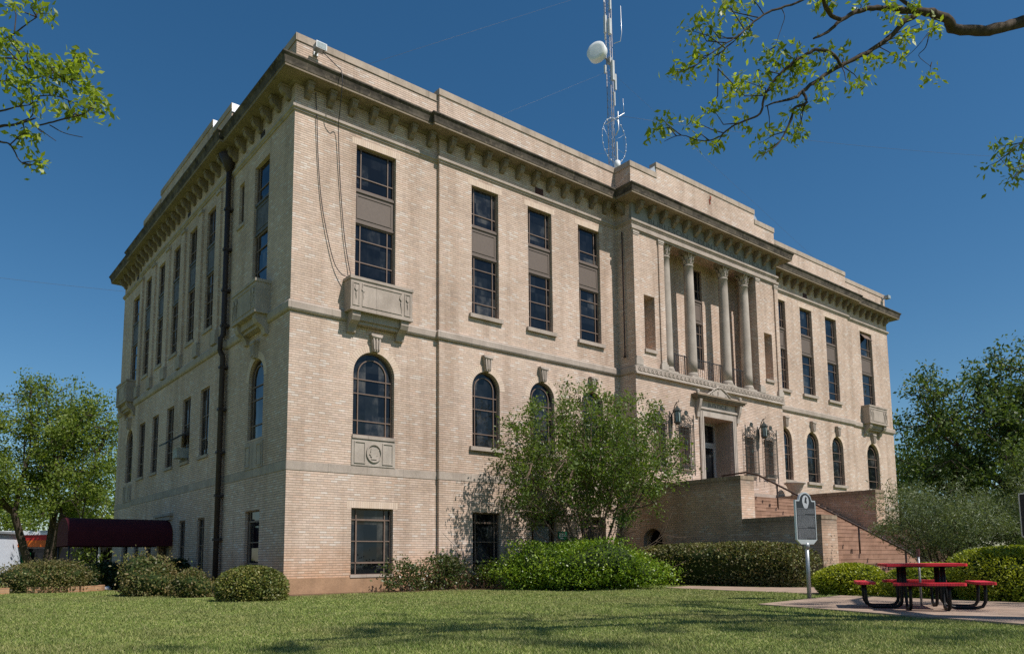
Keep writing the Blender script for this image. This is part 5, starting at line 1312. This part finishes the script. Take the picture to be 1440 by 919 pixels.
def limb_tree(name, loc, label, limbs, tips, extra, nleaf_tip, lsize, csize, trunk, seed, kr=1.0):
    r = np.random.default_rng(seed)
    o = empty(name, loc, 0, label, 'tree')
    off = np.array(loc); segs = []; LB = MB(); limbpts = []
    for lm in limbs:
        P = np.array([q[:3] for q in lm])-off; R = [q[3] for q in lm]
        # smooth the polyline
        pts = []; rs_ = []
        for i in range(len(P)-1):
            p0, p1, p2, p3 = P[max(i-1, 0)], P[i], P[i+1], P[min(i+2, len(P)-1)]
            for q in range(4):
                u = q/4
                pts.append(.5*(2*p1+(p2-p0)*u+(2*p0-5*p1+4*p2-p3)*u*u+(3*p1-p0-3*p2+p3)*u**3)); rs_.append(R[i]*(1-u)+R[i+1]*u)
        pts.append(P[-1]); rs_.append(R[-1])
        pts = np.array(pts); pts[1:-1] += r.normal(size=(len(pts)-2, 3))*np.minimum(.007, np.array(rs_[1:-1])*.12)[:, None]
        rs_ = [v*kr*r.uniform(.92, 1.1) for v in rs_]
        LB.tube([tuple(p) for p in pts], rs_, 9)
        limbpts += list(pts)
    for lm in trunk:
        P = [np.array(q[:3])-off for q in lm]; R = [q[3] for q in lm]
        LB.tube([tuple(p) for p in P], R, 10); limbpts += list(P)
    T = [np.array(q)-off for q in tips]
    allp = np.array(limbpts)
    # a twig joins every leaf spray to the nearest limb
    for q in T:
        dd = np.linalg.norm(allp-q, axis=1); j = int(np.argmin(dd))
        if dd[j] > .05:
            mid = (allp[j]+q)/2+r.normal(size=3)*dd[j]*.12
            segs += [(allp[j], mid, .006, .0045), (mid, q, .0045, .002)]
    C = []; O = []
    for q in T:
        k = int(nleaf_tip*r.uniform(.6, 1.5))
        dv = r.normal(size=(k, 3)); dv[:, 2] -= .25
        C.append(q+dv*csize*r.uniform(.7, 1.2)); O.append(dv/np.linalg.norm(dv, axis=1)[:, None])
    for q, nk, cs in extra:
        q = np.array(q)-off
        dd = np.linalg.norm(allp-q, axis=1); j = int(np.argmin(dd)); mid = (allp[j]+q)/2+r.normal(size=3)*.1; segs += [(allp[j], mid, .022, .014), (mid, q, .014, .006)]
        dv = r.normal(size=(nk, 3)); C.append(q+dv*cs); O.append(dv/np.linalg.norm(dv, axis=1)[:, None])
    V, F = tubes_vf(segs, 8); link(bpy.data.objects.new('trunk', fastmesh('twigs', V, F, BARKD, True)), o); LB.build('trunk', BARKD, o)
    C = np.concatenate(C); O = np.concatenate(O)
    V, F = leaves_vf(C, lsize, .1, .42, outdir=O, outw=1.2, droop=.35, rg=r)
    link(bpy.data.objects.new('crown', fastmesh('crown', V, F, LF_NEW)), o)
    return o
r_ = np.random.default_rng(77)
base = (4.9, -18.9, 0)
trunkR = [[(4.9,-18.9,0,.42),(4.85,-18.85,1.2,.33),(4.8,-18.8,3.2,.30),(4.6,-18.6,5.2,.27),(4.1,-18.2,6.7,.22),(3.3,-17.6,7.6,.10),R_LIMBS[0][0]],
          [(4.7,-18.7,5.0,.22),(4.3,-19.6,7.0,.18),(2.5,-19.3,8.6,.13),(0.5,-18.6,9.2,.09),(-2.5,-18.0,9.4,.04)],
          [(4.3,-19.6,7.0,.15),(5.4,-18.2,9.5,.1),(5.6,-17.0,11,.05)],
          [(2.5,-19.3,8.6,.1),(2.6,-18.1,9.6,.07),(2.2,-17.4,10.2,.04)], [(0.5,-18.6,9.2,.06),(0.2,-17.6,9.6,.03)],
          [(4.7,-18.7,5.5,.18),(6.4,-18.6,7.4,.13),(8.6,-18.4,8.8,.08),(10.5,-18.3,9.4,.04)]]
extra = []
# sprays higher in the crown, above the picture; they dapple the lawn
SHADE = [(-5.7,-11.9),(-5.0,-12.2),(-4.4,-11.9),(-3.15,-10.2),(-3.6,-11.0),(-1.8,-9.8),(-2.6,-10.4),(-.4,-9.6),(-1.2,-10.4),(-3.2,-11.4),(-2.4,-12.3),(-1.2,-11.9),(-2.4,-13.8),(-.8,-13.2),(-2.4,-14.6),(-1.6,-11.2),(-.6,-11.6),(-4.0,-12.6),(-3.2,-13.0),
         (3.6,-10.4),(5.1,-10.3),(1.9,-13.5),(1.5,-14.8),(.4,-16.1),(1.7,-16.3),(1.0,-12.7),(.2,-13.6),(2.6,-12.6),(2.2,-15.4),(.2,-15.0),(5.6,-12.4),(6.2,-15.4),(5.0,-16.8),(7.2,-13.6)]
PAD_SHADE = [(5.0,-12.2),(6.5,-13.0),(5.5,-14.6),(7.0,-15.2),(4.6,-13.4),(6.8,-11.6),(3.8,-15.4),(6.2,-16.2),(3.6,-11.0),(4.4,-10.6),(2.6,-12.0)]
SH_ = SUN_DIR/SUN_DIR[2]
for gx, gy in SHADE+PAD_SHADE:
    for k in range(2):
        h_ = r_.uniform(8.6, 11.0) if (gx, gy) in SHADE else r_.uniform(11.5, 13.5)
        q = np.array([gx, gy, 0])+SH_*h_+r_.normal(size=3)*np.array([.45, .3, .15])
        v = q-np.array([-8.187, -19.753, .9]); zz = v@np.array([.6275, .7702, .1144])
        if zz > .3:
            px_ = 720+1069*(v@np.array([.7759, -.6308, -.0093]))/zz; py_ = 662-1069*(v@np.array([-.065, -.0946, .9934]))/zz
            if -40 < px_ < 1480 and py_ > -45: continue
        extra.append((tuple(q), int(r_.integers(220, 420)), r_.uniform(.13, .2)))
print('extra sprays', len(extra))
limb_tree('overhanging_tree', base, 'large overhanging tree whose bare limb and fresh leaves cross the top right of the sky', R_LIMBS, R_TIPS, extra, 27, .078, .058, trunkR, 31, .5)
baseL = (-11.6, -8.2, 0)
trunkL = [[(-11.6,-8.2,0,.3),(-11.5,-8.2,2.0,.24),(-11.1,-8.6,3.8,.17),(-9.8,-9.6,4.8,.08),tuple(L_LIMBS[0][0])],
          [(-11.3,-8.5,3.0,.15),(-11.0,-9.3,5.0,.08),tuple(L_LIMBS[1][0])], [(-11.0,-9.3,5.0,.07),tuple(L_LIMBS[2][0])], [(-11.0,-9.3,5.0,.07),(-10.2,-9.6,5.9,.04),tuple(L_LIMBS[8][0])], [(-11.0,-9.3,5.0,.06),tuple(L_LIMBS[11][0])]]
limb_tree('overhanging_tree', baseL, 'tree outside the left edge with fresh leaf sprays reaching in at the top left', L_LIMBS, L_TIPS, [], 22, .074, .055, trunkL, 32, .9)

# ------------------------------------------------------------------ grass
def grass():
    r = np.random.default_rng(5)
    n = 560000
    cam = np.array([-8.19, -19.75]); f2 = np.array([.6315, .7754]); r2 = np.array([.7754, -.6315])
    dist = 5.5+22*r.random(n)**1.5; lat = (r.random(n)*2-1)*dist*.78
    P = cam+f2*dist[:, None]+r2*lat[:, None]
    x, y = P[:, 0], P[:, 1]
    ok = ~((x > -.15) & (y > -.9) & (x < 5)) & ~((x > 4.9) & (y > -1.55)) & ~((x > -2.6) & (x < 0) & (y > -.6) & (y < 9.5)) & (x < 12)
    # keep clear of the pad and the path
    def inpoly(poly):
        c = np.zeros(len(x), bool); j = len(poly)-1
        for i in range(len(poly)):
            xi, yi = poly[i]; xj, yj = poly[j]
            hit = ((yi > y) != (yj > y)) & (x < (xj-xi)*(y-yi)/(yj-yi+1e-12)+xi); c ^= hit; j = i
        return c
    ok &= ~inpoly([(4.35,-11.55),(2.9,-16.35),(2.0,-19.4),(7.0,-20.2),(7.75,-14.7),(8.25,-11.1)]) & ~inpoly([(8.9,-9.9),(9.7,-4.9),(11.3,-4.6),(11.6,-7.0),(13.5,-8.9),(24.0,-8.9),(25.0,-10.6),(12.5,-10.6),(10.9,-11.2),(9.3,-11.0)])
    P = P[ok]; dist = dist[ok]; n = len(P)
    h = (.022+.030*r.random(n))*(.8+.5*np.sin(P[:, 0]*1.7+np.sin(P[:, 1]*2.3))*.5)
    a = r.random(n)*2*PI; w = .0035+.0011*dist*.45
    tilt = r.normal(size=(n, 2))*.6
    dx, dy = np.cos(a)*w, np.sin(a)*w
    V = np.zeros((n, 3, 3))
    V[:, 0] = np.stack([P[:, 0]-dx, P[:, 1]-dy, np.zeros(n)], 1)
    V[:, 1] = np.stack([P[:, 0]+dx, P[:, 1]+dy, np.zeros(n)], 1)
    V[:, 2] = np.stack([P[:, 0]+tilt[:, 0]*h, P[:, 1]+tilt[:, 1]*h, h], 1)
    F = np.arange(3*n).reshape(-1, 3)
    o = bpy.data.objects.new('grass', fastmesh('grass', V.reshape(-1, 3), F, GRASS)); link(o)
    tag(o, 'short mown grass of the front lawn', 'grass', kind='stuff')
t = NT('grass_blade'); g = t.n('ShaderNodeNewGeometry')
c = t.ramp(g.outputs['Random Per Island'], [(0, (.145, .20, .052)), (.4, (.225, .28, .074)), (.75, (.29, .325, .10)), (1, (.45, .41, .22))])
b_ = t.noise(0.30, 4, .6, g.outputs['Position']); b2 = t.noise(1.9, 4, .65, g.outputs['Position'])
c = t.mix(t.ramp(b_, [(.45, (0,0,0)), (.72, (.7,.7,.7))]), c, (.27, .24, .115, 1))
b3 = t.noise(5.5, 3, .6, g.outputs['Position'])
c = t.mix(t.ramp(b3, [(.58, (0,0,0)), (.68, (.55,.55,.55))]), c, (.085, .15, .04, 1))
c = t.mix(1.0, c, t.ramp(b2, [(.3, (.72,.78,.72)), (.65, (1.15,1.12,1.05))]), 'MULTIPLY')
bs = t.n('ShaderNodeBsdfPrincipled'); t.l(c, bs.inputs['Base Color']); bs.inputs['Roughness'].default_value = .6; bs.inputs['Specular IOR Level'].default_value = .2
tr = t.n('ShaderNodeBsdfTranslucent'); t.l(c, tr.inputs[0]); mx = t.n('ShaderNodeMixShader'); mx.inputs[0].default_value = .3
t.l(bs.outputs[0], mx.inputs[1]); t.l(tr.outputs[0], mx.inputs[2]); GRASS = t.finish(mx.outputs[0])
grass()

# ------------------------------------------------------------------ store across the street
so2 = empty('store', (5.5, 61.0, 0), RT-0.05, 'low store with white canopy and red and orange stripes across the street', 'store')
W1, W0 = 9.5, -16.5
m = MB(); m.box(W0, W1, .6, 9, 0, 3.3); m.build('wall', plain('store_grey_wall', (0.30,0.31,0.32), 0.7), so2)
m = MB(); m.box(W0-.4, W1+.4, -.6, 9.2, 3.55, 3.95); m.build('roof', WHITE, so2)
m = MB(); m.box(W0-.3, W1+.3, -.5, 9.1, 3.05, 3.547); m.build('red_stripe', plain('store_red', (0.42,0.025,0.02), 0.5), so2)
m = MB(); m.box(W0-.3, W1+.3, -.502, 9.102, 2.45, 3.047); m.build('orange_stripe', plain('store_orange', (0.62,0.13,0.012), 0.5), so2)
for x in np.arange(W0+1, W1-1, 3.2):
    m = MB(); m.quad((x,.59,.6),(x+2.4,.59,.6),(x+2.4,.59,2.3),(x,.59,2.3)); m.build('window', GLASS, so2)
m = MB(); m.box(-6.6, -4.9, .3, .35, .95, 1.95); m.build('green_board', plain('store_green', (0.03,0.30,0.08), 0.5), so2)
for x in (W0+.2, -6.0, 2.0, W1-.3):
    m = MB(); m.box(x-.1, x+.1, -.35, -.15, 0, 2.45); m.build('post', WHITE, so2)
wb2 = empty('white_building', (-7.0, 60.0, 0), RT, 'pale grey building at the far left edge beyond the oaks', 'building')
m = MB(); m.box(-7, 3.4, 0, 9, 0, 3.6); m.build('wall', plain('pale_siding', (0.50,0.54,0.60), 0.7), wb2)
m = MB(); m.box(-7.3, 3.7, -.3, 9.3, 3.603, 3.8); m.build('roof', GALV, wb2)
m = MB(); m.box(.4, 2.4, -.03, .0, 1.0, 2.4); m.build('window', GLASS, wb2)

# ------------------------------------------------------------------ light, sky, camera
SUN = Vector((0.32, -1.0, 1.42)).normalized()
el = math.asin(SUN.z); az = math.atan2(SUN.x, SUN.y)
w = bpy.data.worlds.new('World'); S.world = w; w.use_nodes = True
nt = w.node_tree; bg = nt.nodes['Background']
sky = nt.nodes.new('ShaderNodeTexSky'); sky.sky_type = 'NISHITA'; sky.sun_disc = False
sky.sun_elevation = el; sky.sun_rotation = az
sky.altitude = 300; sky.air_density = 1.0; sky.dust_density = 0.5; sky.ozone_density = 3.0
hs = nt.nodes.new('ShaderNodeHueSaturation'); hs.inputs['Saturation'].default_value = 1.27; hs.inputs['Hue'].default_value = 0.494
nt.links.new(sky.outputs[0], hs.inputs['Color']); nt.links.new(hs.outputs[0], bg.inputs[0]); bg.inputs[1].default_value = 0.069
sl = bpy.data.lights.new('sun', 'SUN'); sl.energy = 4.2; sl.angle = math.radians(0.53); sl.color = (1.0, 0.94, 0.87)
so_l = bpy.data.objects.new('sun', sl); so_l.rotation_euler = (-SUN).to_track_quat('-Z', 'Y').to_euler(); so_l.location = (5, -30, 40); link(so_l)

cd = bpy.data.cameras.new('camera'); cam = bpy.data.objects.new('camera', cd); link(cam)
f_ = Vector((0.62749766, 0.77017217, 0.11437444)); r_v = Vector((0.77590472, -0.63078094, -0.00934183)); u_ = Vector((-0.0649504, -0.09460564, 0.99339379))
M = Matrix((( r_v.x, u_.x, -f_.x, -8.18658729), (r_v.y, u_.y, -f_.y, -19.7531721), (r_v.z, u_.z, -f_.z, 0.9), (0, 0, 0, 1)))
cam.matrix_world = M
cd.sensor_fit = 'HORIZONTAL'; cd.sensor_width = 36.0
cd.lens = 1069.17577/1440*36.0
cd.shift_y = 202.872723/1440
cd.clip_start = 0.05; cd.clip_end = 3000
S.camera = cam
S.view_settings.view_transform = 'Standard'; S.view_settings.look = 'None'; S.view_settings.exposure = 0.44; S.view_settings.gamma = 1.0
S.view_settings.use_curve_mapping = False
S.render.engine = 'CYCLES'
try:
    S.cycles.use_denoising = False
    S.cycles.max_bounces = 6
except Exception: pass
